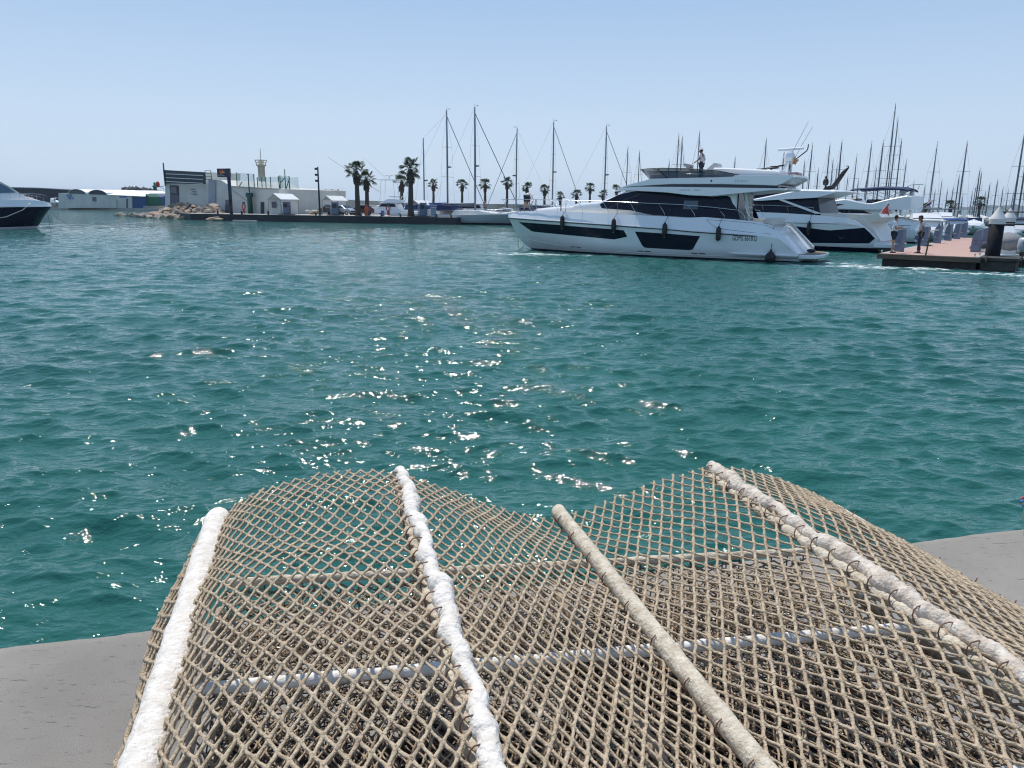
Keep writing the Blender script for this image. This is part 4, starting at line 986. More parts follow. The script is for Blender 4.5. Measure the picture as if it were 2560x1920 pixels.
mb = MB(); mb.tube([(1.0, 0, 3.9), (.6, 0, 4.05), (.5, 0, 4.4)], .02, 5); mb.tube([(1.4, 0, 4.1), (1.4, 0, 4.3), (1.1, 0, 4.45), (.2, 0, 4.5)], .02, 5); mb.build('mast_bracket', M_bl, o)
mb = MB(); mb.box((3.4, .6, 3.15), (1.2, 1.2, .35), bev=.1); mb.box((5.2, 0, 3.3), (.7, 1.6, .22), bev=.1); mb.build('fly_seat', M_bl, C_)
side_rail(C_, HCh, 3.5, 14.5, .5, 8)
fender(1.3, .72, 1.35, 1.9, HCh, OC_, HB, label='small black fender on the stern quarter of the yacht with the canopy', grp='fenders on moored yachts')
# --- yacht at the left edge, navy topsides
bowp = on_z(92, 571, 0); HL = R(90-27); L_ = 12.5
OL = Vector((bowp.x, bowp.y, 0))-Vector((math.cos(HL), math.sin(HL), 0))*(L_-1.55)
Lb = thing('motor_yacht', 'yacht with navy topsides and white upper works cut off by the left edge', 'motor yacht', OL, HL)
HLh = Hull(0, 4.2, [(-.5, L_-2.4), (0, L_-1.55), (.9, L_-.85), (2.0, L_), (2.8, L_+.15)], [(0, 2.3), (6, 2.55), (9, 2.66), (11, 2.58), (L_-.5, 2.40), (L_, 2.18)], [(0, 1.9), (8, 2.06), (L_, 2.08)], full=.55, flare=.5, tumble=.25)
hull_parts(HLh, Lb, M_navy, M_gel, boot=.24, mat_up=M_gel)
mb = MB()
for sg in (1, -1):
    g = HLh.grid(lambda u: HLh.zr(u), 40); mb.loft([[Vector((u, sg*(HLh.y(u, z)+d), z+o_)) for u, z in g] for d, o_ in ((0, .05), (.05, .04), (.05, -.04), (0, -.05))], closed=False)
mb.build('rub_rail', M_gel, Lb)
prof_solid('deckhouse', [(2, 2.3), (2.2, 4.2), (6.0, 4.45), (7.2, 4.30), (7.9, 3.96), (8.4, 3.58), (9.0, 3.16), (9.6, 2.92), (10.6, 2.72), (11.5, 2.5), (11.5, 2.3), (6, 2.2)], 1.7, M_gel, Lb, 1.25, (6.5, 13.5))
SL = Side(lambda u: 1.72*max(.12, 1-max(0, (u-6.5)/7)**2), [(0, 2.2), (12, 2.2)], .20)
add_patch([(8.6, 3.3), (7.9, 3.80), (7.3, 4.08), (4.2, 4.15), (4.2, 3.1)], SL, pbr('tinted side glass', (.05, .11, .17), .06, spec=.8), Lb, 'side_window', .03)
mb = MB(); mb.tube([(6.2, -1.26, 4.42), (7.3, -1.30, 4.25), (8.1, -1.30, 3.8), (9.0, -1.25, 3.18), (9.8, -1.1, 2.9)], .05, 6); mb.tube([(6.2, 1.26, 4.42), (7.3, 1.30, 4.25), (8.1, 1.30, 3.8), (9.0, 1.25, 3.18), (9.8, 1.1, 2.9)], .05, 6); mb.build('window_frame', M_gel2, Lb)
side_rail(Lb, HLh, 6.0, 12.2, .6, 8)
mb = MB(); mb.ball((10.4, .3, 2.8), .55, 12, 6, (1.5, 1.0, .3)); mb.build('deck_cushion', pbr('tan cushion', (.33, .20, .12), .8), Lb)
mb = MB(); mb.tube([(9.5, -HLh.y(9.5, 2.2)-.02, 2.35), (8.6, -HLh.y(8.6, 1.6)-.1, 1.75), (7.0, -HLh.y(7, 1.2)-.12, 1.15), (4.5, -HLh.y(4.5, 1.2)-.1, .8)], .04, 6); mb.build('mooring_line', pbr('white rope', (.6, .58, .52), .8), Lb)
for dx in (0, .12):
    mb = MB(); mb.tube([(L_-.25, dx, 2.0), (L_-.3+dx*6, -dx*3, 0.9), (L_-.2+dx*16, -dx*8, -.1)], .018, 5); mb.build('anchor_line', M_bl, Lb)
# --- small cruisers further down the pontoon
def cruiser(label, O, hd, L, beam, kind, hullm=M_gel, canvas=M_canvas, grp='motor boats moored along the pontoon', z=1.0, cat='motor boat', glass=M_glass, boot=.1):
    t = thing('motor_boat', label, cat, O, hd, grp)
    zs = (.85+.05*L)*z*.9
    h_ = Hull(0, beam, std_stem(L, zs), [(0, zs*.85), (L*.6, zs), (L, zs*1.12)], [(0, zs*.6), (L, zs*.8)], tumble=.2)
    hull_parts(h_, t, hullm, M_antif, boot=boot, mat_up=M_gel)
    w = beam*.40
    if kind == 'sport':
        prof_solid('deckhouse', [(L*.28, zs*.9), (L*.32, zs+.65), (L*.48, zs+.82), (L*.62, zs+.35), (L*.9, zs+.1), (L*.9, zs*.95)], w, M_gel, t, w*.8, (L*.5, L*1.05))
        S_ = Side(lambda u: w*1.01*max(.12, 1-max(0, (u-L*.5)/(L*.55))**2), [(0, zs), (L, zs)], .2)
        add_patch([(L*.60, zs+.34), (L*.48, zs+.72), (L*.34, zs+.60), (L*.33, zs+.22)], S_, glass, t, 'side_window', .03, n=12)
        mb = MB(); mb.loft([[Vector((L*.60, y, zs+.42)) for y in (w*.7, -w*.7)], [Vector((L*.49, y, zs+.86)) for y in (w*.66, -w*.66)], [Vector((L*.475, y, zs+.84)) for y in (w*.66, -w*.66)], [Vector((L*.585, y, zs+.40)) for y in (w*.7, -w*.7)]], True); mb.build('windscreen', glass, t)
    else:
        hh = 1.15 if kind == 'pilot' else .95
        prof_solid('deckhouse', [(L*.22, zs*.9), (L*.25, zs+hh), (L*.52, zs+hh), (L*.60, zs+hh*.45), (L*.85, zs+.15), (L*.85, zs*.95)], w, M_gel, t, w*.86, (L*.58, L*1.05))
        S_ = Side(lambda u: w*1.01*max(.12, 1-max(0, (u-L*.58)/(L*.5))**2), [(0, zs), (L, zs)], .12)
        add_patch([(L*.56, zs+hh*.55), (L*.52, zs+hh*.88), (L*.28, zs+hh*.88), (L*.27, zs+hh*.42), (L*.57, zs+hh*.42)], S_, glass, t, 'side_window', .03, n=12)
        mb = MB(); mb.loft([[Vector((L*.595, y, zs+hh*.5)) for y in (w*.78, -w*.78)], [Vector((L*.532, y, zs+hh*.92)) for y in (w*.72, -w*.72)], [Vector((L*.52, y, zs+hh*.92)) for y in (w*.72, -w*.72)], [Vector((L*.58, y, zs+hh*.5)) for y in (w*.78, -w*.78)]], True); mb.build('windscreen', glass, t)
        prof_solid('hardtop', [(L*.14, zs+hh+.04), (L*.16, zs+hh+.13), (L*.5, zs+hh+.16), (L*.58, zs+hh+.02), (L*.56, zs+hh-.02)], w*1.02, canvas if kind == 'canvas' else M_gel, t, w*.98)
        if kind == 'fly':
            prof_solid('flybridge', [(L*.2, zs+hh+.1), (L*.2, zs+hh+.5), (L*.42, zs+hh+.62), (L*.52, zs+hh+.2)], w*.9, M_gel, t, w*.85)
            mb = MB(); mb.tube([(L*.2, -w*.9, zs+hh+.1), (L*.17, -w*.85, zs+hh+1.0), (L*.17, w*.85, zs+hh+1.0), (L*.2, w*.9, zs+hh+.1)], .05, 6); mb.build('arch', M_gel, t)
            mb = MB(); mb.box((L*.3, 0, zs+hh+.98), (1.8, w*1.8, .07), bev=.03); mb.build('canopy', canvas, t)
    side_rail(t, h_, L*.45, L*.96, .5, 5)
    return t
def stern_at(px, py, hd, beam, side=1):
    P = on_z(px, py, 0); n = Vector((-math.sin(hd), math.cos(hd), 0)); return P-n*side*beam/2
cruiser('white pilothouse motor boat with a rounded roof behind the man in the cap', Vector((36.6, 70.5, 0)), R(-112), 8.4, 3.1, 'fly', z=.62)
cruiser('white hull with grey stripe moored just beyond the yacht with the canopy', Vector((37.5, 69.0, 0)), R(140), 9.0, 3.0, 'sport', z=.9)
cruiser('small white boat with blue canvas roof halfway along the pontoon', Vector((44.3, 79.0, 0)), R(-115), 6.4, 2.4, 'canvas', canvas=M_canvasb, z=.62)
cruiser('white sports boat under a navy sun roof right of the pontoon', Vector((47.0, 72.5, 0)), R(-122), 8.8, 3.0, 'canvas', z=.75)
cruiser('low white motor boat at the far end of the pontoon', Vector((51.5, 88.0, 0)), R(-120), 7.5, 2.8, 'sport', z=.8)
cruiser('white cabin boat farthest along the left side of the pontoon', Vector((50.0, 92.0, 0)), R(-118), 8.5, 3.0, 'fly', z=.6)
cruiser('white motor boat between the pile and the service pedestals', Vector((44.5, 62.5, 0)), R(-30), 8.0, 2.9, 'sport', z=.75)
# ================================================================ PONTOON
DZ = .58
p0 = on_z(2199, 633, DZ); dd = Vector((.59, .807, 0)).normalized(); dn = Vector((dd.y, -dd.x, 0)); PW = 4.0; PL = 27
pang = math.atan2(dd.y, dd.x)
po = thing('pontoon', 'floating pontoon with pink plank deck and brown timber edge where two people stand', 'pontoon', (p0.x, p0.y, 0), pang)
mb = MB(); mb.box((PL/2, -PW/2, DZ-.02), (PL, PW-.5, .04)); M_deckp = pbr('pink composite planks', (.56, .365, .30), .75, var=(1.1, .22, (6, .4, 1)), bump=(30, .004)); mb.build('plank_deck', M_deckp, po)
mb = MB()
for y in (-.125, -PW+.125): mb.box((PL/2+.02, y, DZ-.045), (PL-.04, .25, .10), bev=.01)
mb.build('kerb', pbr('pale concrete kerb', (.42, .40, .38), .8, var=(3, .3)), po)
mb = MB(); mb.box((-.04, -PW/2, DZ-.13), (.09, PW+.16, .22), bev=.01); mb.box((PL/2, .05, DZ-.15), (PL, .1, .2)); mb.box((PL/2, -PW-.05, DZ-.15), (PL, .1, .2)); mb.build('timber_fender', pbr('brown timber edge', (.12, .085, .06), .8, var=(4, .4, (1, 1, 5))), po)
mb = MB()
for k in range(4): mb.box((.2+k*6.6+3.1, -PW/2, .10), (5.9, PW-.15, .60), bev=.02)
mb.build('float', pbr('dark wet float', (.03, .03, .032), .6, var=(3, .4)), po)
mb = MB(); mb.box((1.15, -PW-.75, DZ-.08), (2.1, 1.5, .16), bev=.02); mb.box((1.1, -PW-.75, .2), (1.9, 1.3, .4), bev=.02)
mb.tube([(.05, -PW-.3, .62), (.05, -PW-.3, .2)], .05, 6); mb.build('pile_bracket', pbr('dark bracket', (.05, .045, .04), .8, var=(4, .4)), po)
# deck planks lines as real grooves: thin dark joints
mb = MB()
for k in range(1, 60):
    if k*.55 < PL-.1: mb.box((k*.55, -PW/2, DZ+.001), (.012, PW-.5, .004))
mb.build('plank_joints', pbr('plank joint', (.20, .12, .095), .9), po)
def pile(px, py, rad, htop, label):
    b = on_z(px, py, DZ-.1); t = thing('mooring_pile', label, 'mooring pile', (b.x, b.y, 0), 0, 'mooring piles beside the pontoon')
    mb = MB(); mb.lathe((0, 0, 0), [(rad, -1.0), (rad, htop)], 28); mb.build('pile', pbr('dark steel pile', (.010, .012, .017), .75, var=(2, .5), spec=.2), t)
    mb = MB(); mb.lathe((0, 0, htop), [(rad*1.08, -.05), (rad*1.1, .10), (rad*1.1, .18), (rad*.6, .43), (.03, .70)], 28, smooth=False); mb.build('cone_cap', pbr('white cone cap', (.66, .64, .62), .55, var=(2, .15)), t)
    mb = MB(); mb.tube([(rad+.02, 0, htop*.6), (rad+.04, .04, htop*.75), (rad+.02, .0, htop*.85)], .014, 5); mb.build('handle', M_steel, t)
    return t
pile(2480, 645, .30, 2.03, 'black mooring pile with white cone cap at the pontoon corner')
pile(2512, 622, .30, 2.0, 'second black mooring pile, partly hidden behind the one at the pontoon corner')
# service pedestals
M_ped = pbr('grey blue pedestal', (.15, .19, .27), .4, var=(3, .15)); M_ped2 = pbr('pale pedestal edge', (.40, .42, .45), .4)
ped0 = thing('service_pedestal', 'x', 'service pedestal', (0, 0, DZ), 0, 'service pedestals along the pontoon')
mb = MB(); mb.box((0, 0, .19), (.46, .26, .38), bev=.02); mb.build('base', M_ped, ped0)
mb = MB(); mb.prism([(-.23, .385), (.22, .385), (.25, .7), (.23, 1.07), (.10, 1.06), (-.06, 1.00), (-.16, .90), (-.20, .75)], Vector((0, .11, 0)), (1, 0, 0), (0, 0, 1), .22); mb.build('fin', M_ped, ped0)
mb = MB(); mb.tube([(.23, 0, 1.07), (.10, 0, 1.065), (-.06, 0, 1.01), (-.16, 0, .91), (-.205, 0, .76), (-.23, 0, .40)], .022, 6); mb.build('edge_trim', M_ped2, ped0)
mb = MB(); mb.box((-.02, -.13, .55), (.07, .03, .06), bev=.01); mb.build('socket', pbr('socket cover', (.22, .10, .09), .5), ped0)
peds = [(2247, 629, 'beside the man in the white top'), (2310, 615, 'just behind the man in the cap'), (2342, 608, 'third along the left edge'), (2369, 601.5, 'fourth along the left edge'), (2391, 597.5, 'fifth along the left edge'), (2407, 594, 'sixth and farthest along the left edge'),
        (2438, 630, 'nearest on the right edge'), (2457, 619, 'second on the right edge, left of the pile')]
for i, (px, py, s) in enumerate(peds):
    o = ped0 if i == 0 else copy_tree(ped0)
    o.location = on_z(px, py, DZ); o.rotation_euler = (0, 0, pang-R(90)-(R(28) if i < 6 else R(12))); o.scale = (.86, 1, 1); o['label'] = 'grey-blue service pedestal on the pontoon, '+s
# post with brackets
pp = on_z(2314, 639, DZ); t = thing('railing_post', 'leaning rusty post with green clamps at the pontoon front edge', 'post', pp, 0)
mb = MB(); mb.tube([(0, 0, 0), (.03, 0, .35), (.08, 0, 1.02)], .035, 8); mb.build('post', pbr('rusty post', (.16, .10, .055), .8, var=(12, .5)), t)
mb = MB(); 
for z in (.46, .62, .78): mb.box((.05, 0, z), (.26, .08, .05), bev=.015)
mb.tube([(-.1, 0, .42), (.28, .05, .46)], .02, 6); mb.build('clamp', pbr('green metal', (.05, .10, .07), .6), t)
mb = MB(); mb.tube([(.08, 0, 1.02), (.12, 0, 1.1), (.5, .1, 1.12)], .022, 6); mb.build('pipe', M_white, t)
for k, (px, py) in enumerate(((2204, 631), (2437, 641), (2449, 638))):
    q = on_z(px, py, DZ); t = thing('mooring_cleat', ('steel mooring cleat at the front left corner of the pontoon', 'steel mooring cleat at front right corner of the pontoon', 'steel mooring cleat beside the corner pile')[k], 'cleat', q, pang, 'cleats on the pontoon')
    mb = MB(); mb.tube([(-.14, 0, .10), (-.06, 0, .09), (.06, 0, .09), (.14, 0, .10)], .022, 6); mb.tube([(-.05, 0, 0), (-.05, 0, .09)], .025, 6); mb.tube([(.05, 0, 0), (.05, 0, .09)], .025, 6); mb.build('cleat', M_steel, t)
a = on_z(2230, 632, DZ)
person('man in white top and navy shorts with folded arms, standing on the pontoon', a, R(-35), dict(che=(.0, 0, 1.34), ell=(.06, .25, 1.14), wrl=(.24, .05, 1.20), elr=(.08, -.25, 1.12), wrr=(.26, -.02, 1.13), anl=(-.04, .12, .09), knl=(.0, .11, .5)), M_skin, M_whitec, M_navyc, shorts=True, head_dir=(.5, .75, 0))
a = on_z(2296, 633, DZ)
person('man in black cap, grey top and dark trousers on the pontoon', a, R(165), dict(nek=(.03, 0, 1.47), hed=(.08, 0, 1.61), ell=(-.04, .24, 1.14), wrl=(.02, .22, .88), elr=(-.06, -.24, 1.14), wrr=(.0, -.22, .88), anl=(.05, .09, .09), knl=(.05, .1, .5), anr=(-.05, -.09, .09)), M_skin2, pbr('pale grey shirt', (.42, .40, .45), .9), pbr('dark trousers', (.025, .03, .05), .9), hat=('cap', M_bl), head_dir=(.98, .1, 0))
q = on_z(2290, 633, DZ); t = thing('bag', 'dark blue round bag held at the hip of the man in the cap', 'bag', q+Vector((-.06, -.05, .62))); mb = MB(); mb.ball((0, 0, .12), .13, 12, 7, (.8, .8, 1.1), .06); mb.tube([(0, .07, .22), (0, .05, .32), (0, -.05, .32), (0, -.07, .22)], .012, 5); mb.build('body', pbr('blue bag', (.05, .08, .16), .6), t)
# flags
def flag(label, base, tip, cols_, droop, w=.62):
    t = thing('flag', label, 'flag', base); tip = tip-base
    mb = MB(); mb.tube([(0, 0, 0), tip], .016, 6); mb.build('staff', M_gel2, t)
    mb = MB(); nu, nv = 12, 10; V = [[None]*(nv+1) for _ in range(nu+1)]
    for i in range(nu+1):
        f = i/nu; top = tip*(1-f*.62)
        for j in range(nv+1):
            g = j/nv; V[i][j] = top+droop*g*(1-.25*f)+Vector((math.sin(g*9+f*3)*.04, math.cos(g*8+f*4)*.05, 0))
    for i in range(nu):
        for j in range(nv):
            mb.m = 0 if not (f_can(i/nu, j/nv)) else (1 if (i+j) % 3 else 2)
            mb.add([V[i][j], V[i+1][j], V[i+1][j+1], V[i][j+1]], [(0, 1, 2, 3)], True)
    mb.build('cloth', [pbr(n_, c, .9) for n_, c in cols_], t); return t
f_can = lambda a, b: (a < .25 and b < .4) or (a > .6 and b > .35 and b < .8)
OBm = Matrix.Translation(OB_) @ Matrix.Rotation(HB, 4, 'Z')
flag('faded red ensign hanging from its staff at the stern beside the man in white', OBm @ Vector((.52, 0, 2.26)), OBm @ Vector((.07, 0, 3.0)), [('faded red cloth', (.42, .06, .06)), ('dull green cloth', (.08, .12, .08)), ('white flag cloth', (.55, .52, .5))], Vector((.10, -.05, -.85)))
OCm = Matrix.Translation(OC_) @ Matrix.Rotation(HB, 4, 'Z')
f_can = lambda a, b: b > .45
flag('small red, white and blue flag on a slanting staff behind the canopy yacht', OCm @ Vector((.4, 0, 2.5)), OCm @ Vector((-.6, 0, 3.3)), [('small flag red', (.4, .09, .08)), ('small flag blue', (.03, .06, .18)), ('small flag blue2', (.04, .07, .2))], Vector((-.16, -.08, -.30)))
f_can = lambda a, b: b > .5
YM = Matrix.Translation(YO) @ Matrix.Rotation(HD, 4, 'Z')
flag('orange-red and white courtesy flag hanging below the radar of the moving yacht', YM @ Vector((-.05, .18, 4.55)), YM @ Vector((-.12, .2, 5.02)), [('orange flag', (.55, .22, .08)), ('cream flag', (.6, .5, .4)), ('orange flag2', (.5, .16, .06))], Vector((.22, -.1, -.12)))
flag('green and white flag hanging down at the radar mast of the moving yacht', YM @ Vector((-.02, .2, 4.25)), YM @ Vector((.08, .22, 4.85)), [('dark green flag', (.02, .10, .08)), ('white flag', (.6, .6, .6)), ('blue flag', (.02, .05, .15))], Vector((.05, -.06, -.42)))
# ================================================================ INFLATABLE with outboard at the right edge
q = on_z(2548, 668, 0); RB = thing('inflatable_boat', 'dark inflatable boat with a silver outboard motor, cut off by right edge', 'inflatable boat', (q.x, q.y, 0), R(72))
mb = MB(); P_ = [(.2, -1.0, .45), (3.5, -1.05, .48), (5.2, -.8, .6), (6.0, 0, .75), (5.2, .8, .6), (3.5, 1.05, .48), (.2, 1.0, .45)]; mb.tube(P_, [.18, .25, .24, .22, .24, .25, .18], 12); mb.build('tube_collar', pbr('dark grey hypalon', (.05, .052, .058), .5), RB)
mb = MB(); mb.loft([[Vector((x, y, z)) for x, y, z in ((u, -w_, .4), (u, 0, -.25), (u, w_, .4))] for u, w_ in ((.3, .85), (4.5, .8), (5.6, .2))], False); mb.box((2.4, 0, .38), (4.4, 1.6, .08)); mb.build('hull', M_gel2, RB)
mb = MB(); mb.box((2.4, 0, .85), (.7, .7, .9), bev=.08); mb.prism([(0, 0), (.5, .5), (.47, .52), (-.03, .02)], Vector((2.5, .3, 1.3)), (1, 0, 0), (0, 0, 1), .6); mb.build('console', M_gel, RB)
mb = MB(); mb.ball((2.6, 0, 1.05), .8, 14, 8, (1.3, .9, .6), .05); mb.build('canvas_cover', pbr('grey canvas cover', (.22, .22, .23), .8, bump=(6, .03)), RB)
mb = MB(); mb.tube([(.4, -.95, .5), (.35, -.95, 1.75), (.45, -.8, 1.95), (.45, .8, 1.95), (.35, .95, 1.75), (.4, .95, .5)], .045, 8); mb.tube([(.9, -1.1, 1.2), (.9, -1.1, 2.5), (.9, 1.0, 2.52)], .035, 8); mb.build('roll_frame', pbr('dark painted frame', (.03, .04, .045), .4), RB)
mb = MB(); rings = []
for z, a_, b_, ox in ((.70, .16, .13, -.05), (.76, .30, .20, -.08), (.95, .36, .23, -.10), (1.22, .34, .22, -.12), (1.33, .26, .18, -.10), (1.37, .12, .10, -.08)):
    rings.append([Vector((ox+a_*math.cos(t_)*(1 if math.cos(t_) > 0 else .8), b_*math.sin(t_), z)) for t_ in np.linspace(0, 2*math.pi, 17)[:-1]])
mb.loft(rings, True, True, True); om = mb.build('outboard_cowl', pbr('silver outboard', (.45, .48, .52), .35), RB)
mb = MB(); mb.prism([(-.12, 1.18), (.10, 1.18), (.0, .88)], Vector((0, 0, 0))+Vector((-.40, -.0, 0)), (0, 1, 0), (0, 0, 1), -.06); mb.build('cowl_badge', M_bl, om)
mb = MB(); mb.box((-.06, 0, .55), (.22, .16, .55), bev=.05); mb.box((-.1, 0, .1), (.2, .08, .7), bev=.03); mb.build('outboard_leg', M_bl, om)
mb = MB(); mb.box((-.02, -.5, .50), (.10, .7, .16), bev=.03); mb.box((-.02, .5, .50), (.10, .7, .16), bev=.03); mb.build('transom_step', M_gel2, RB)
# ================================================================ FAR SIDE OF THE HARBOUR
M_conc = pbr('pale quay concrete', (.42, .40, .37), .85, var=(.4, .25)); M_darkq = pbr('quay wall with painted shade', (.030, .034, .040), .7, var=(.9, .35), bump=(2, .02))  # pier wall is plain concrete; its shade is put into the near-black colour
M_wall = pbr('weathered white wall', (.64, .635, .58), .85, var=(.25, .22)); M_wall2 = pbr('stained seawall', (.42, .415, .38), .9, var=(.35, .35), tint2=(.30, .295, .26))
M_roofw = pbr('white roof sheet', (.82, .82, .80), .5, var=(.6, .08)); M_dk = pbr('dark louvre', (.035, .05, .065), .6); M_shut = pbr('grey shutter', (.10, .11, .14), .6)
M_green = pbr('dark green paint', (.012, .07, .06), .5); M_red = pbr('red plastic', (.42, .04, .035), .5); M_navp = pbr('navy sign', (.012, .02, .045), .4)
M_win = pbr('dim window', (.07, .075, .10), .2)
class VP:                                   # a vertical wall plane through two surveyed lines of sight
    def __init__(s, pxA, DA, pxB, DB):
        a = on_y(pxA, hor(pxA), DA); b = on_y(pxB, hor(pxB), DB); s.a = Vector((a.x, a.y, 0)); s.d = Vector((b.x-a.x, b.y-a.y, 0)); s.L = s.d.length; s.d.normalize(); s.n = Vector((s.d.y, -s.d.x, 0))
        s.ang = math.atan2(s.d.y, s.d.x)
    def sz(s, px, py):                      # distance along the wall, height
        r = ray(px, py); o = Vector((0, 0, EYE)); t = (s.a-o).dot(s.n)/r.dot(s.n); p = o+r*t
        return (p-s.a).dot(s.d), p.z
    def root(s, name, label, cat, off=0., grp=None): return thing(name, label, cat, s.a-s.n*off, s.ang, grp)
def panel(W, pix, th, mat, root, name, y=0., zmin=None):
    """polygon given as surveyed corners, built in wall coordinates with real thickness (local: x along, -y towards the water)"""
    P_ = [W.sz(*p) for p in pix]
    if zmin is not None: P_ = [(x, max(z, zmin)) for x, z in P_]
    mb = MB(); mb.prism(P_, Vector((0, y, 0)), (1, 0, 0), (0, 0, 1), -th); return mb.build(name, mat, root)
GZ = .95
# fuel pier
pa = on_z(520, 551.2, 0); pb_ = on_z(1140, 562, 0); pd = (pb_-pa).normalized(); pn_ = Vector((-pd.y, pd.x, 0))
if pn_.y < 0: pn_ = -pn_
def slabpoly(pts, z0, z1, mat, name, kind='structure'):
    n = len(pts); mb = MB(); mb.add([(p.x, p.y, z0) for p in pts]+[(p.x, p.y, z1) for p in pts], [tuple(range(n, 2*n))]+[(i, (i+1) % n, n+(i+1) % n, n+i) for i in range(n)], False)
    o = mb.build(name, mat); o['kind'] = kind; return o
fp = slabpoly([pa+pd*-3, pb_, pb_+pn_*13, pa+pd*45+pn_*16, pa+pd*45+pn_*60, pa+pd*-18+pn_*60, pa+pd*-18+pn_*12], -1, GZ-.004, M_darkq, 'fuel_pier')
top = slabpoly([pa+pd*-2.8+pn_*.25, pb_-pd*.25+pn_*.25, pb_-pd*.25+pn_*12.8, pa+pd*44+pn_*15.8, pa+pd*44+pn_*58, pa+pd*-17+pn_*58, pa+pd*-17+pn_*12.3], GZ-.003, GZ+.004, M_conc, 'pier_deck')
o = thing('timber_beam', 'pale floating beam lying along the foot of the dark pier wall', 'beam', on_z(587, 555, 0)-pn_*.35, math.atan2(pd.y, pd.x)); mb = MB(); mb.box((1.85, 0, .12), (3.7, .3, .32), bev=.03); mb.build('beam', M_conc, o)
def on_pier(px, py): return on_z(px, py, GZ)
def pier_at(px, off):                       # point on the pier, off metres behind its edge, along a line of sight
    r = ray(px, 540); o = Vector((0, 0, EYE)); q = pa+pn_*off; t = (q-o).dot(pn_)/r.dot(pn_); p = o+r*t; return Vector((p.x, p.y, GZ))
PANG = math.atan2(pd.y, pd.x)
# harbour building
W = VP(415, 134, 698, 119)
bd = W.root('harbour_building', 'white windowless harbour building with a dark louvred screen on its roof', 'building')
panel(W, [(427, 545), (427, 461), (447, 462), (525, 463.5), (525, 545)], 14, M_wall, bd, 'left_wing')
panel(W, [(415, 545), (415, 426), (427, 426), (427, 545)], 14.2, M_wall, bd, 'corner_column', -.15)
panel(W, [(525, 545), (525, 449), (541, 449.5), (541, 545)], 14.3, pbr('bluish render', (.36, .40, .44), .85, var=(.3, .2)), bd, 'stair_tower', -.3)
panel(W, [(541, 545), (541, 449.5), (553, 450.5), (576, 465.5), (698, 472.5), (698, 545)], 14, M_wall, bd, 'right_wing', -.02)
panel(W, [(575, 464.5), (698.6, 471.4), (698.6, 473.5), (575, 467)], .3, M_conc, bd, 'coping', -.18)
o = panel(W, [(427, 545), (427, 463), (447, 463.5), (449, 545)], .25, M_shut, bd, 'shutter', -.12)
panel(W, [(426.5, 464), (446.5, 465), (448, 486), (429, 485)], .1, M_dk, o, 'frame', -.25); panel(W, [(430, 467.5), (445, 468), (446, 484), (431.5, 483.5)], .1, M_win, o, 'pane', -.30)
for P_, nm, mt in (([(565, 499.5), (577, 500), (577, 516.5), (565, 516)], 'window', M_win), ([(653, 505), (661, 505.5), (661, 545), (653, 545)], 'door', M_navp)): panel(W, P_, .2, mt, bd, nm, -.12)
panel(W, [(564, 516.2), (577, 516.5), (577, 545), (566, 545)], .12, M_shut, bd, 'lower_panel', -.11)
mb = MB(); A_, B__ = W.sz(577, 471), W.sz(633, 514); mb.tube([(A_[0], -.12, A_[1]), (B__[0], -.12, B__[1])], .03, 5); mb.build('cable', M_grey, bd)
ls = W.root('louvre_screen', 'dark slatted screen with three pale lines above the left end of the harbour building', 'screen', 0)
panel(W, [(413.5, 425), (515.5, 431), (517.5, 461), (417, 458.5)], .25, M_dk, ls, 'frame', -.45)
for k in range(3):
    y0 = 434+k*9.6; panel(W, [(424, y0), (516, y0+4.6), (516, y0+6), (424, y0+1.6)], .08, M_roofw, ls, 'pale_slat', -.72)
mb = MB(); s0, z0 = W.sz(420, 465); _, z1 = W.sz(419.5, 407); mb.tube([(s0, -.5, z0), (s0, -.5, z1)], .12, 6); mb.build('pole', M_dk, ls)
lf = W.root('roof_ladder', 'small ladder frame on the stair tower of the harbour building', 'ladder', 0); mb = MB(); a_, b_ = W.sz(527.5, 449), W.sz(540.5, 427)
for x in (a_[0], b_[0]): mb.tube([(x, -1, a_[1]-.1), (x, -1, b_[1])], .06, 6)
for f in (0, .33, .66, 1): z = a_[1]+(b_[1]-a_[1])*f; mb.tube([(a_[0], -1, z), (b_[0], -1, z)], .04, 5)
mb.build('frame', M_dk, lf)
M_let = pbr('faded purple lettering', (.28, .23, .38), .8)
for k, (s_, px) in enumerate((('PROHIBIDO', 476), ('PESCAR', 480), ('Y NADAR', 479))):
    x0, z0 = W.sz(px, 474.5+k*6.6); sc = .98
    text_mesh('wall_lettering', s_, .46*(.62 if k == 0 else .85), M_let, bd, lambda x, y, z, x0=x0, z0=z0: Vector((x0+x, -.05-z*.5, z0+y)), .02, .95)
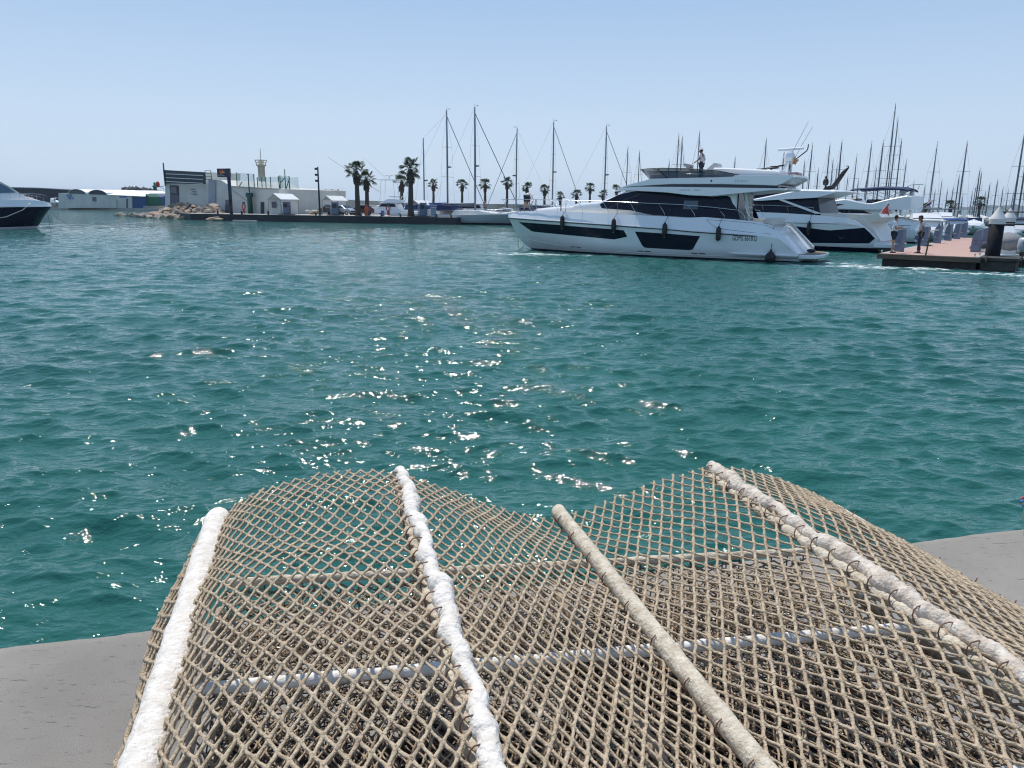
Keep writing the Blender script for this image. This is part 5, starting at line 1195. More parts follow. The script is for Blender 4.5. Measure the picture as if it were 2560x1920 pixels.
# net enclosure on the roof
ne = W.root('roof_netting', 'pale green net enclosure on posts along the roof of the harbour building', 'netting', 0)
M_net = bpy.data.materials.new('pale green net'); M_net.use_nodes = True; _p = M_net.node_tree.nodes['Principled BSDF']; _p.inputs['Base Color'].default_value = (.30, .50, .50, 1); _p.inputs['Alpha'].default_value = .22; _p.inputs['Roughness'].default_value = .9
for A_, B__, dp in (((580, 470, 431), (624, 470, 434), -1), ((591, 470, 441), (656, 470, 439), -4), ((668, 472, 437), (693, 473, 439), -2.5), ((600, 470, 441), (646, 470, 438), -8)):
    panel(W, [(A_[0], A_[1]), (A_[0]-2, A_[2]), (B__[0]-1, B__[2]), (B__[0]+2, B__[1])], .02, M_net, ne, 'net_panel', -dp)
for px, y0, y1, dp in ((580, 470, 430, 1), (593, 470, 440, 4), (604, 470, 441, 4), (614, 470, 440, 4), (623, 470, 434, 1), (626, 470, 439, 4), (647, 471, 438, 4), (669, 472, 437, 2.5), (682, 472, 421, 2.5), (692, 472, 438, 2.5)):
    s0, z0 = W.sz(px, y0); _, z1 = W.sz(px, y1); mb = MB(); mb.tube([(s0, dp, z0-.3), (s0, dp, z1)], .07, 6); mb.build('post', M_green, ne)
for a_, b_, dp in (((583, 469), (591, 455), 1), ((649, 471), (643, 440), 4), ((683, 471), (692, 444), 2.5), ((669, 455), (681, 441), 2.5)):
    A_, B__ = W.sz(*a_), W.sz(*b_); mb = MB(); mb.tube([(A_[0], dp, A_[1]), (B__[0], dp, B__[1])], .07, 5); mb.build('brace', M_green, ne)
# column light (green) and pole
gc = W.root('harbour_light', 'dark green light column standing against the harbour building', 'light column', 0); mb = MB(); s0, z0 = W.sz(638, 545); _, z1 = W.sz(638, 492); _, z2 = W.sz(638, 480); _, z3 = W.sz(637.5, 438)
mb.lathe((s0, -.8, 0), [(.42, GZ), (.38, z1-.1), (.56, z1), (.56, z1+.5), (.3, z2)], 16); mb.build('column', M_green, gc)
mb = MB(); mb.tube([(s0, -.8, z2-.05), (s0, -.8, z3)], .09, 6); mb.ball((s0, -.8, z3+.1), .14, 8, 5); mb.build('pole', M_green, gc)
# tower behind
q = on_y(658.5, 505, 150); ct = thing('control_tower', 'slim white tower with a flared top and antenna behind the harbour building', 'tower', (q.x, q.y, 0)); k150 = 150/1971
def zz_(py, D=150): return EYE+(hor(658)-py)*D/1971*1.0
mb = MB(); mb.lathe((0, 0, 0), [(.75, .5), (.62, zz_(425)), (.70, zz_(419)), (.95, zz_(417)), (.95, zz_(415.5)), (.45, zz_(415)), (.40, zz_(405)), (.2, zz_(404))], 16); mb.build('shaft', pbr('aged cream tower', (.42, .40, .33), .85, var=(.8, .4)), ct)
mb = MB()
for k in range(8):
    a_ = k*math.pi/4; mb.tube([(.8*math.cos(a_), .8*math.sin(a_), zz_(416)), (1.15*math.cos(a_), 1.15*math.sin(a_), zz_(404.5))], .05, 5)
    b_ = a_+math.pi/4; mb.tube([(1.15*math.cos(a_), 1.15*math.sin(a_), zz_(404.5)), (1.15*math.cos(b_), 1.15*math.sin(b_), zz_(404.5))], .05, 5); mb.tube([(.97*math.cos(a_), .97*math.sin(a_), zz_(410)), (.97*math.cos(b_), .97*math.sin(b_), zz_(410))], .04, 5)
mb.build('basket', pbr('cream metal', (.45, .42, .36), .7), ct)
mb = MB(); mb.tube([(0, 0, zz_(405)), (0, 0, zz_(376))], .06, 6); mb.build('antenna', M_grey, ct)
# big sign on a pole
q = pier_at(579, 1.2); sg = thing('pole_sign', 'navy sign with an orange flame-like emblem on a tall dark pole', 'sign', q, PANG)
def zat(p, py, px): return (on_y(px, py, p.y)).z-p.z
def xat(p, px, py): v = on_y(px, py, p.y); return (v.x-p.x)
zt, zb, zl = zat(q, 421, 560), zat(q, 443, 560), xat(q, 546, 430)
xr = xat(q, 575, 430)
mb = MB(); mb.tube([(0, 0, 0), (0, 0, zb+.1)], .26, 10); mb.box((0, 0, (zb+zt)/2), (.5, .4, zt-zb)); mb.build('pole', M_navp, sg)
W_ = 1.72; mb = MB(); mb.box((-W_/2-.1, -.02, (zb+zt)/2), (W_, .34, zt-zb-.02), bev=.03); mb.build('board', M_navp, sg)
mb = MB(); cz = (zb+zt)/2+.12; cx_ = -W_/2-.1
for k, (cc, pts) in enumerate((((.62, .07, .03), [(-.48, .12), (-.2, .30), (.1, .34), (.34, .20), (.42, .02), (.1, .06), (-.2, -.02)]), ((.72, .22, .03), [(-.48, .12), (-.2, -.02), (.1, .06), (.05, -.16), (-.3, -.22)]), ((.60, .42, .22), [(.1, .06), (.42, .02), (.52, -.12), (.2, -.14), (.04, -.08)]), ((.45, .10, .03), [(-.3, -.22), (.05, -.16), (.2, -.14), (.3, -.20), (.05, -.36), (-.2, -.34)]))):
    m2 = MB(); m2.prism([(x+cx_, z+cz) for x, z in pts], Vector((0, -.195-.004*k, 0)), (1, 0, 0), (0, 0, 1), .02); m2.build('emblem', pbr('sign emblem %d' % k, cc, .5), sg)
text_mesh('sign_lettering', 'REPSOL', .36, pbr('sign lettering', (.45, .48, .55), .5), sg, lambda x, y, z: Vector((cx_-.62+x*.86, -.205-z*.3, zb+.16+y*.8)), .02)
# bollards
M_boll = pbr('black cast iron', (.02, .022, .026), .5)
b0 = thing('bollard', 'x', 'bollard', (0, 0, 0), 0, 'bollards with pale bands on the pier'); mb = MB(); mb.lathe((0, 0, 0), [(.16, 0), (.14, .1), (.13, .52), (.02, .52)], 12); mb.build('post', M_boll, b0); mb = MB(); mb.lathe((0, 0, .52), [(.135, 0), (.14, .08), (.02, .08)], 12); mb.build('band', M_roofw, b0); mb = MB(); mb.lathe((0, 0, .60), [(.14, 0), (.15, .07), (.06, .13)], 12); mb.build('cap', M_boll, b0)
for i, (px, s) in enumerate(((545, 'below the stair tower of the harbour building'), (605, 'left of the lifebuoy post'), (671, 'left of the first roofed kiosk'))):
    o = b0 if i == 0 else copy_tree(b0); o.location = pier_at(px, .8); o['label'] = 'short black bollard with a pale band, '+s
c0 = thing('mooring_hook', 'x', 'mooring bollard', (0, 0, 0), 0, 'horned mooring bollards on the pier edge'); mb = MB(); mb.tube([(0, 0, 0), (0, 0, .25), (-.12, 0, .38), (-.28, 0, .40)], [.12, .10, .09, .05], 8); mb.build('hook', M_boll, c0)
for i, (px, s) in enumerate(((790, 'beside the three-lamp mast'), (903, 'below the dark red car'), (953, 'left of the blue bin'), (1001, 'left of the tallest palm'), (1092, 'near the pier end'), (1128, 'at the very end of the pier'))):
    o = c0 if i == 0 else copy_tree(c0); o.location = pier_at(px, .5); o['label'] = 'small horned bollard on the pier edge, '+s
# lifebuoy posts
def buoy_post(px, off, label, green):
    t = thing('lifebuoy_post', label, 'lifebuoy post', pier_at(px, off), PANG, 'lifebuoy posts on the pier'); mb = MB(); mb.tube([(0, 0, 0), (0, 0, 1.75)], .05, 6); mb.build('post', M_grey, t)
    mb = MB(); mb.box((0, -.05, 1.62), (.5, .05, .26)); mb.build('sign_plate', M_green if green else M_shut, t)
    mb = MB(); ring = [(.28*math.cos(a_), -.12, 1.08+.33*math.sin(a_)) for a_ in np.linspace(0, 2*math.pi, 21)]; mb.tube(ring, .075, 8, caps=False); mb.build('ring', M_red, t)
    mb = MB(); mb.box((0, -.08, .42), (.34, .2, .52), bev=.03); mb.build('box', M_red, t)
buoy_post(612, 2.0, 'red lifebuoy on a post in front of the harbour building', False); buoy_post(972, 1.0, 'red lifebuoy under a small green sign near the tallest palm', True)
# roofed kiosks and pumps
def proj_x(p): v = Vector(p)-Vector((0, 0, EYE)); return 1280+1920*v.dot(Rv)/v.dot(Fv)
def kiosk(px0, px1, px2, pyr, pye, label, off, closed):
    """gable end faces the water, ridge runs back from it"""
    q = pier_at(px0, off); e = pier_at(px1, off); Wd = (e-q).length; t = thing('kiosk', label, 'kiosk', q, PANG, 'white roofed fuel kiosks on the pier'); hr = zat(q, pyr, (px0+px1)/2); he = zat(q, pye, px0)
    ln = 1.; 
    while proj_x(e+pn_*ln) < px2 and ln < 9: ln += .1
    R0, R1 = Vector((Wd/2, -.15, hr)), Vector((Wd/2, ln, hr)); mb = MB()
    for x in (-.12, Wd+.12):
        e0_, e1_ = Vector((x, -.15, he-.05)), Vector((x, ln, he-.05)); d_ = Vector((0, 0, -.09)); v = [R0, R1, e1_, e0_]; mb.add(v+[p_+d_ for p_ in v], [(0, 1, 2, 3), (7, 6, 5, 4), (0, 3, 7, 4), (1, 5, 6, 2), (3, 2, 6, 7)], False)
    mb.build('roof', M_roofw, t)
    mb = MB(); mb.prism([(0, he-.05), (Wd, he-.05), (Wd/2, hr-.10)], Vector((0, 0, 0)), (1, 0, 0), (0, 0, 1), -.08); mb.build('gable', pbr('gable board', (.50, .48, .40), .8), t)
    if closed:
        mb = MB(); mb.box((Wd*.5, ln*.5+.1, he/2), (Wd*.92, ln*.94, he-.02)); b_ = mb.build('hut', M_wall, t); mb = MB(); mb.box((Wd*.42, .10, he*.62), (Wd*.34, .06, .85)); mb.build('window', M_win, b_)
        mb = MB(); mb.box((Wd*.96+.03, ln*.45, he*.42), (.06, .8, he*.8)); mb.build('door', M_shut, b_)
    for x, y in ((.05, 0), (Wd-.05, 0), (Wd-.05, ln-.1), (.05, ln-.1)): mb = MB(); mb.tube([(x, y, 0), (x, y, he)], .05, 6); mb.build('post', M_grey, t)
    return t
kiosk(672, 704, 748, 483.4, 496.8, 'white kiosk with a hut under its roof, beside the harbour building', 3.0, True)
kiosk(806, 831, 870, 489, 500, 'open white-roofed kiosk behind the three-lamp mast', 3.0, False)
kiosk(1024, 1049, 1080, 500.3, 510.5, 'open white-roofed kiosk right of the tallest palm', 2.4, False)
def pump(px, off, label, h=1.7, w_=.85, col=None):
    t = thing('fuel_pump', label, 'fuel pump', pier_at(px, off), PANG, 'fuel pumps on the pier'); m_ = col or pbr('grey blue pump', (.11, .15, .22), .5)
    mb = MB(); mb.box((0, 0, .08), (w_*2.6, 1.0, .16), bev=.02); mb.build('plinth', pbr('dark plinth', (.06, .065, .07), .8), t); mb = MB(); mb.box((0, 0, .16+h/2), (w_, .5, h), bev=.05); mb.build('cabinet', m_, t)
    mb = MB(); mb.box((0, -.27, h*.78), (w_*.7, .05, h*.3)); mb.build('display', M_bl, t); mb = MB(); mb.tube([(w_*.5, -.1, h*.8), (w_*.75, -.15, h*.6), (w_*.7, -.15, h*.2), (w_*.9, -.15, .3)], .04, 6); mb.build('hose', M_bl, t)
    mb = MB(); mb.tube([(-w_*.75, -.2, 0), (-w_*.75, -.2, h*.95)], .06, 6); mb.build('guard_post', M_grey, t)
pump(717, 1.6, 'blue-grey fuel pump under the first kiosk roof'); pump(839, 1.6, 'blue-grey fuel pump under the second kiosk roof'); pump(1058, 1.0, 'blue-grey fuel pump under the kiosk by the tallest palm')
def cab(name, px, off, w_, h, col, label, cat):
    t = thing(name, label, cat, pier_at(px, off), PANG); mb = MB(); mb.box((0, 0, h/2), (w_, .5, h), bev=.04); mb.build('body', pbr(name+' paint', col, .5), t); mb = MB(); mb.box((0, 0, h+.03), (w_*1.08, .56, .08), bev=.02); mb.build('lid', M_grey, t)
cab('electric_cabinet', 1084, .8, .62, 1.15, (.22, .30, .38), 'pale blue cabinet near the end of the pier', 'cabinet'); cab('bin', 957, 3, .32, .72, (.05, .12, .28), 'small blue bin on the pier right of the dark red car', 'bin')
t = thing('folded_parasol', 'folded orange-red parasol standing on the pier beside the dark red car', 'parasol', pier_at(917, 2.2)); mb = MB(); mb.lathe((0, 0, 0), [(.12, 0), (.16, .1), (.17, .45), (.27, .8), (.30, 1.0), (.20, 1.2), (.12, 1.38), (.04, 1.5)], 9, smooth=False); mb.build('cloth', pbr('orange red cloth', (.60, .13, .06), .8, var=(3, .3)), t)
mb = MB(); mb.tube([(0, 0, 0), (0, 0, 1.6)], .03, 6); mb.build('pole', M_grey, t)
# lamp mast with three heads
q = pier_at(800, 1.0); lm = thing('lamp_mast', 'tall dark mast with three floodlights on its left side', 'lamp', q, PANG); hh = zat(q, 417, 799); mb = MB(); mb.tube([(0, 0, 0), (0, 0, hh)], [.14, .10], 8); mb.build('mast', M_navp, lm)
for py in (422, 437, 452):
    mb = MB(); z = zat(q, py, 798); mb.box((-.30, 0, z), (.34, .3, .30), bev=.05); mb.tube([(-.15, 0, z), (0, 0, z)], .04, 5); mb.build('floodlight', M_bl, lm)
# seawall with hoarding
SW = VP(690, 140, 1330, 178); sw = SW.root('seawall', 'long pale seawall with stains behind the parked cars', 'wall')
panel(SW, [(690, 532), (690, 489), (760, 495), (930, 503), (1100, 509.5), (1330, 511.5), (1330, 530)], 1.2, M_wall2, sw, 'wall')
panel(SW, [(690, 488.2), (760, 494.2), (930, 502.2), (1100, 508.7), (1330, 510.7), (1330, 512), (1100, 510.5), (760, 496.4), (690, 490.6)], 1.5, M_conc, sw, 'coping', .15 if False else -.15)
hb = SW.root('hoarding', 'grey billboard seen from behind on top of the seawall', 'billboard', 0); panel(SW, [(794, 473), (848, 475), (848.5, 494), (795, 492)], .2, pbr('grey hoarding back', (.16, .17, .20), .7), hb, 'board', .3)
for px in (795.5, 814, 830, 846): panel(SW, [(px, 473), (px+2, 473), (px+2, 500), (px, 500)], .15, M_shut, hb, 'post', .1)
# cars and van
M_tyre = pbr('tyre', (.02, .02, .02), .8); M_cg = pbr('car glass', (.02, .025, .035), .08, spec=.7)
def car(label, loc, rz, paint, L=4.2, Hc=1.45, kind='hatch', group='cars parked on the pier', name='parked_car', cat='car'):
    t = thing(name, label, cat, loc, rz, group); w = .86
    if kind == 'van': body = [(-L/2, .35), (-L/2, 1.05), (-L/2+.05, Hc-.05), (L*.20, Hc), (L*.30, 1.15), (L*.47, .98), (L/2, .75), (L/2, .35)]; w = .95
    else: body = [(-L/2, .35), (-L/2, .85), (-L/2+.08, .95), (-L*.30, Hc*.97), (L*.02, Hc), (L*.22, .98), (L*.45, .82), (L/2, .62), (L/2, .32)]
    t_, b_ = poly_band(body, 30); mb = MB(); rings = []
    for (u, zt), (_, zb) in zip(t_, b_):
        zw = min(zt, .92); k = 1-.12*(abs(u)/(L/2))**6; wt = w*k-(max(0, zt-.92)*.28)
        rings.append([Vector((u, w*k*.96, zb)), Vector((u, w*k, .6)), Vector((u, w*k, zw-.02)), Vector((u, wt, zt-.04)), Vector((u, wt-.1, zt)), Vector((u, -wt+.1, zt)), Vector((u, -wt, zt-.04)), Vector((u, -w*k, zw-.02)), Vector((u, -w*k, .6)), Vector((u, -w*k*.96, zb))])
    mb.loft(rings, True, True, True); mb.build('body', paint, t)
    for s_ in (1, -1):
        gp = [(-L*.28, .95), (-L*.22, Hc-.10), (L*.0, Hc-.09), (L*.17, .97)] if kind != 'van' else [(L*.05, 1.15), (L*.05, Hc-.2), (L*.18, Hc-.2), (L*.27, 1.15)]
        mb = MB(); y0 = w+.004; mb.add([Vector((u, s_*(y0-(max(0, z-.92)*.28)), z)) for u, z in gp]+[Vector((u, s_*(y0-.05-(max(0, z-.92)*.28)), z)) for u, z in gp], [(0, 1, 2, 3), (7, 6, 5, 4), (0, 4, 5, 1), (1, 5, 6, 2), (2, 6, 7, 3), (3, 7, 4, 0)]); mb.build('side_window', M_cg, t)
        for x in (-L*.31, L*.31):
            mb = MB(); mb.lathe((x, s_*(w-.10), .31), [(.05, -.08), (.31, -.09), (.31, .09), (.05, .11)], 18, axis=(0, s_, 0), smooth=False); wh = mb.build('wheel', M_tyre, t); mb = MB(); mb.lathe((x, s_*(w+.0), .31), [(.02, 0), (.19, .0), (.17, .03), (.02, .04)], 14, axis=(0, s_, 0)); mb.build('hub_cap', M_steel, wh)
    mb = MB()
    xs = (L*.045, L*.215) if kind != 'van' else (L*.205, L*.295); zs_ = (Hc-.03, 1.0) if kind != 'van' else (Hc-.06, 1.17)
    mb.add([Vector((xs[0], .62, zs_[0]+.02)), Vector((xs[1], .76, zs_[1]+.03)), Vector((xs[1], -.76, zs_[1]+.03)), Vector((xs[0], -.62, zs_[0]+.02))], [(0, 1, 2, 3)]); mb.build('windscreen', M_cg, t)
    for s_ in (1, -1):
        mb = MB(); mb.box((L/2-.1, s_*.6, .68), (.16, .28, .14), bev=.03); mb.build('headlight', M_roofw, t)
    return t
car('black car parked behind the second kiosk', pier_at(826, 9), PANG+R(155), pbr('black car paint', (.012, .014, .02), .2, coat=.6), 4.3, 1.5)
car('silver car parked between the second kiosk and the dark red car', pier_at(862, 9), PANG+R(-18), pbr('silver car paint', (.5, .54, .6), .25, metal=.4, coat=.6), 4.0, 1.42)
car('dark red car parked behind the twin palms', pier_at(901, 10), PANG+R(205), pbr('dark red car paint', (.08, .008, .012), .25, coat=.6), 4.2, 1.5)
car('dark car parked behind the first kiosk', pier_at(750, 13), PANG+R(80), pbr('charcoal car paint', (.04, .045, .055), .3, coat=.5), 4.2, 1.5)
t = thing('sack_pile', 'heap of pale and tan filled sacks lying near the seawall', 'sacks', pier_at(784, 8)); rg = random.Random(5)
for k in range(9):
    mb = MB(); mb.ball((rg.uniform(-.9, .9), rg.uniform(-.5, .5), .2+.28*(k//5)), .38, 10, 6, (1.2, .9, .55), .15, rg); mb.build('sack', [pbr('tan sack', (.50, .36, .24), .9), pbr('pale sack', (.62, .58, .5), .9)][k % 2], t)
# ================================================================ PALMS
M_frond = pbr('palm frond', (.035, .075, .028), .6, var=(3, .45), tint2=(.016, .038, .016)); M_frond2 = pbr('palm frond with painted sunlight', (.085, .12, .04), .6, var=(3, .3)); M_dead = pbr('dead palm skirt', (.085, .062, .048), .9, var=(4, .5)); M_trunk = pbr('palm trunk', (.075, .062, .052), .9, var=(5, .4, (1, 1, 4)), bump=(12, .03))
def palm_crown(seed, R_=1.5):
    rg = random.Random(seed); mb = MB(); dead = MB()
    for k in range(28):
        el = rg.uniform(-.75, 1.45); a_ = k*2.4+rg.uniform(-.3, .3); pl = R_*rg.uniform(.50, .72)*(1 if el < 1 else .7); d = Vector((math.cos(a_)*math.cos(el), math.sin(a_)*math.cos(el), math.sin(el)))
        c = Vector((0, 0, .1)); e = c+d*pl+Vector((0, 0, -.10*pl*max(0, math.cos(el))))
        mb.m = 0; mb.tube([c, c.lerp(e, .6)+Vector((0, 0, .05)), e], [.03, .022, .016], 4, caps=False, smooth=False)
        side = d.cross(Vector((0, 0, 1))); side = side.normalized() if side.length > .1 else Vector((1, 0, 0)); up = side.cross(d).normalized(); tw = rg.uniform(-.5, .5); s2 = side*math.cos(tw)+up*math.sin(tw); u2 = s2.cross(d)
        mb.m = 1 if el > .5 and rg.random() < .6 else 0  # upper fans often get the paler green: sunlight painted into the colour
        fr = R_*rg.uniform(.42, .56)
        for j in range(15):
            th = (j-7)/7*1.75; dirv = d*math.cos(th)+s2*math.sin(th)+u2*(-.12*abs(math.sin(th))); ll = fr*(1-.15*abs(th)/1.75); wv = (s2*math.cos(th)-d*math.sin(th))*.045
            tip = e+dirv*ll+Vector((0, 0, -.22*ll)); md = e+dirv*ll*.55
            mb.add([e-wv*.3, md-wv+u2*.012, tip, md+wv+u2*.012, e+wv*.3, md-u2*.012], [(0, 1, 5), (1, 2, 5), (5, 2, 3), (5, 3, 4)], False)
    for k in range(60):
        a_ = rg.uniform(0, 6.28); r0 = rg.uniform(.14, .28); z0 = rg.uniform(-.9, .0); ll = rg.uniform(.5, .9); o_ = rg.uniform(.15, .42)
        c = Vector((math.cos(a_)*r0, math.sin(a_)*r0, z0)); tip = Vector((math.cos(a_)*(r0+o_*(1+z0*.5)), math.sin(a_)*(r0+o_*(1+z0*.5)), z0-ll)); sd_ = Vector((-math.sin(a_), math.cos(a_), 0))*rg.uniform(.10, .17)
        dead.add([c-sd_*.4, c+sd_*.4, tip+sd_, tip, tip-sd_, c.lerp(tip, .7)+Vector((math.cos(a_)*.06, math.sin(a_)*.06, 0))], [(0, 1, 5), (1, 2, 5), (2, 3, 5), (3, 4, 5), (4, 0, 5)], False)
    c_ = mb.build('crown_src', [M_frond, M_frond2]); d_ = dead.build('skirt_src', M_dead); return c_.data, d_.data, c_, d_
CR = [palm_crown(s) for s in (1, 2, 3)]
for c in CR: bpy.data.objects.remove(c[2]); bpy.data.objects.remove(c[3])
def palm(px, pytop, D, gz, label, v=0, s=1., grp='palm trees along the harbour', lean=0.):
    q = on_y(px, pytop, D); s *= .86; h = q.z-gz-1.15*s; t = thing('palm_tree', label, 'palm tree', (q.x, q.y, gz), random.Random(px).uniform(0, 6.28), grp)
    mb = MB(); n = 8; mb.tube([(lean*(i/n)**2, .03*math.sin(i), h*i/n) for i in range(n+1)], [(.36-.14*i/n)*s*(1.25 if i == 0 else 1) for i in range(n+1)], 9); mb.build('trunk', M_trunk, t)
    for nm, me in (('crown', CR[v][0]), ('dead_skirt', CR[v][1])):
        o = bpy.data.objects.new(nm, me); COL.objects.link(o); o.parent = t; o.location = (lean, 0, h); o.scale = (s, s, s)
    return t
def pal_pier(px, pytop, off, label, v, s): q = pier_at(px, off); return palm(px, pytop, q.y, GZ, label, v, s)
pal_pier(1025, 396, 1.2, 'tallest palm, standing alone at the pier edge', 0, 1.38)
pal_pier(890, 402, 3, 'left and taller of the twin palms on the pier', 1, 1.30); pal_pier(915, 427, 5, 'right and lower of the twin palms on the pier', 2, 1.15)
palm(1003, 437, 132, .9, 'palm standing just left behind the tallest palm', 1, 1.15)
row = [(1083, 448, 165, .95), (1155, 448, 172, 1), (1213, 447, 172, 1.05), (1268, 443, 172, 1.05), (1318, 455, 175, 1), (1362, 461, 178, 1), (1401, 479, 185, .9), (1442, 474, 188, 1), (1476, 457, 188, .98), (1508, 475, 192, .95), (1542, 461, 192, .95)]
ORD = 'first second third fourth fifth sixth seventh eighth ninth tenth eleventh twelfth thirteenth fourteenth fifteenth sixteenth seventeenth eighteenth nineteenth twentieth'.split()
for i, (px, py, D, s) in enumerate(row): palm(px, py, D, 1.0, 'distant palm, %s from the left in the row beyond the sailboats' % ORD[i], i % 3, s*1.08, 'palms in a row beyond the sailboats')
for i, (px, py, D, s) in enumerate(((2315, 507, 140, .8), (2379, 500, 140, .85), (2453, 491, 140, .9), (2518, 526, 140, .8), (2235, 512, 150, .7))): palm(px, py, D, .9, 'small palm on the far mole, '+('behind the man in the cap', 'left of two tall masts behind the pontoon', 'just left above the corner pile', 'right of the corner pile', 'behind the canopy yacht')[i], i % 3, s, 'palms on the far right mole')
# far moles (ground)
def mole(pxa, Da, pxb, Db, depth, z, mat, name):
    a_ = on_y(pxa, hor(pxa), Da); b_ = on_y(pxb, hor(pxb), Db); d = Vector((b_.x-a_.x, b_.y-a_.y, 0)).normalized(); n = Vector((-d.y, d.x, 0)); n = n if n.y > 0 else -n
    return slabpoly([Vector((a_.x, a_.y, 0)), Vector((b_.x, b_.y, 0)), Vector((b_.x, b_.y, 0))+n*depth, Vector((a_.x, a_.y, 0))+n*depth], -1, z, mat, name)
mole(1060, 158, 1900, 205, 14, 1.0, M_conc, 'far_mole'); mole(2180, 132, 2700, 128, 12, .9, pbr('tan mole', (.34, .27, .22), .9, var=(.5, .3)), 'east_mole')
# ================================================================ FAR LEFT QUAY, warehouse, van
qa = on_z(60, 522, 0); qb = on_z(345, 527.4, 0); qd = (qb-qa).normalized(); qn2 = Vector((-qd.y, qd.x, 0)); qn2 = qn2 if qn2.y > 0 else -qn2
slabpoly([qa-qd*40, qb+qd*18, qb+qd*18+qn2*90, qa-qd*40+qn2*90], -1, .75, M_conc, 'far_quay_step'); slabpoly([qa-qd*40+qn2*1.2, qb+qd*18+qn2*1.2, qb+qd*18+qn2*90, qa-qd*40+qn2*90], .7, 1.45, pbr('grey quay', (.34, .33, .31), .9, var=(.3, .35)), 'far_quay')
WW = VP(145, 238, 335, 226); wh = WW.root('warehouse', 'long pale warehouse with two arched roof gables and blue lettering', 'warehouse')
panel(WW, [(146, 520), (146, 482.5), (240, 486), (303, 489.5), (330, 491), (330, 520)], 14, M_wall, wh, 'wall')
panel(WW, [(330, 520), (330, 490.5), (363, 491.5), (364, 520)], 12, pbr('blue tarpaulin', (.04, .09, .22), .8), wh, 'blue_wall', .2); panel(WW, [(363, 520), (362, 485), (370, 492), (373, 505), (373, 520)], 4, pbr('bright green netting', (.015, .10, .06), .8), wh, 'green_sheet', .3)
def barrel(px0, px1, py_top, py0, py1, ext, gable, back):
    s0, z0 = WW.sz(px0, py0); s1, z1 = WW.sz(px1, py1); _, zt = WW.sz((px0+px1)/2, py_top); mb = MB(); rs_ = []
    pts = [(s0+(s1-s0)*(.5-.5*math.cos(a_)), (z0*(.5+.5*math.cos(a_))+z1*(.5-.5*math.cos(a_)))+(zt-(z0+z1)/2)*math.sin(a_)) for a_ in np.linspace(0, math.pi, 17)]
    rs_ = [[Vector((x, -.3, z)) for x, z in pts], [Vector((x+ext, back, z-.0)) for x, z in pts]]; mb.loft(rs_, False, smooth=True); mb.loft([[p-Vector((0, 0, .12)) for p in r] for r in rs_[::-1]], False, smooth=True); o = mb.build('barrel_roof', M_roofw, wh)
    mb = MB(); mb.prism([(x, z-.03) for x, z in pts], Vector((0, -.1, 0)), (1, 0, 0), (0, 0, 1), -.2); mb.build('gable', gable, o)
barrel(172, 217, 473, 483.5, 485, 9, M_shut, 12); barrel(222, 269, 474.5, 485.5, 486.5, 11, M_dk, 12)
mb = MB(); P0, P1, P2, P3 = WW.sz(262, 475.5), WW.sz(352, 478.5), WW.sz(365, 491), WW.sz(269, 487)
mb.loft([[Vector((P0[0], 5.5, P0[1])), Vector((P1[0], 5.5, P1[1]))], [Vector(((P0[0]*.7+P3[0]*.3), 3.2, P0[1]*.75+P3[1]*.25+.25)), Vector((P1[0]*.6+P2[0]*.4, 3.2, P1[1]*.75+P2[1]*.25+.3))], [Vector((P3[0], -.35, P3[1])), Vector((P2[0], -.35, P2[1]))]], False, smooth=True); mb.build('long_roof', M_roofw, wh)
o = panel(WW, [(231, 492.3), (241, 492.6), (241, 503), (231.5, 502.8)], .15, M_win, wh, 'window', -.1)
for px in (293, 318): panel(WW, [(px-2, 497 if px > 300 else 499), (px+2, 497 if px > 300 else 499), (px+2, 520), (px-2, 520)], .1, M_shut if px > 300 else M_wall2, wh, 'door', -.08)
M_blet = pbr('blue wall lettering', (.05, .16, .50), .7)
def wtext(s, px, py, size, sx=1., nm='wall_lettering'):
    x0, z0 = WW.sz(px, py); text_mesh(nm, s, size, M_blet, wh, lambda x, y, z: Vector((x0+x*sx, -.06-z, z0+y)), .03)
wtext('BLUE', 167, 491.5, 1.0, 1.02); wtext('BIOS', 171.5, 498.3, 1.0, 1.08); wtext('MEDITER', 299, 494, .82, .95)
hg = VP(20, 268, 185, 255); hb_ = hg.root('hangar', 'long low dark hangar left behind the warehouse', 'hangar'); panel(hg, [(20, 520), (20, 469), (100, 471), (185, 476), (185, 520)], 25, pbr('dark hangar wall', (.03, .035, .05), .8), hb_, 'wall'); panel(hg, [(18, 470), (18, 467.5), (100, 469.3), (187, 474.5), (187, 476.5), (100, 471.5)], 26, pbr('grey hangar roof', (.2, .23, .28), .6), hb_, 'roof_edge', -.4)
q = on_z(142, 511.5, 1.45); car('white van parked on the far left quay in front of the warehouse', q, math.atan2(qd.y, qd.x)-R(8), M_gel, 5.2, 2.05, 'van', None, 'parked_van', 'van')
t = thing('boat_trailer', 'low white container beside the van on the far quay', 'container', on_z(180, 512, 1.45), WW.ang); mb = MB(); mb.box((0, 0, .75), (4.6, 1.6, 1.5), bev=.05); mb.build('body', M_gel2, t)
t = thing('marquee', 'white peaked tent at the right end of the far quay', 'tent', on_z(396, 512, 1.45), WW.ang); mb = MB(); s5 = 3.4
mb.add([(-s5, -2, 1.5), (s5, -2, 1.3), (s5, 2, 1.3), (-s5, 2, 1.5), (-1.2, 0, 2.9), (-s5, -2, .1), (s5, -2, .1), (s5, 2, .1), (-s5, 2, .1)], [(0, 1, 4), (1, 2, 4), (2, 3, 4), (3, 0, 4), (0, 5, 6, 1), (1, 6, 7, 2), (2, 7, 8, 3), (3, 8, 5, 0)], False); mb.build('canvas', M_roofw, t)
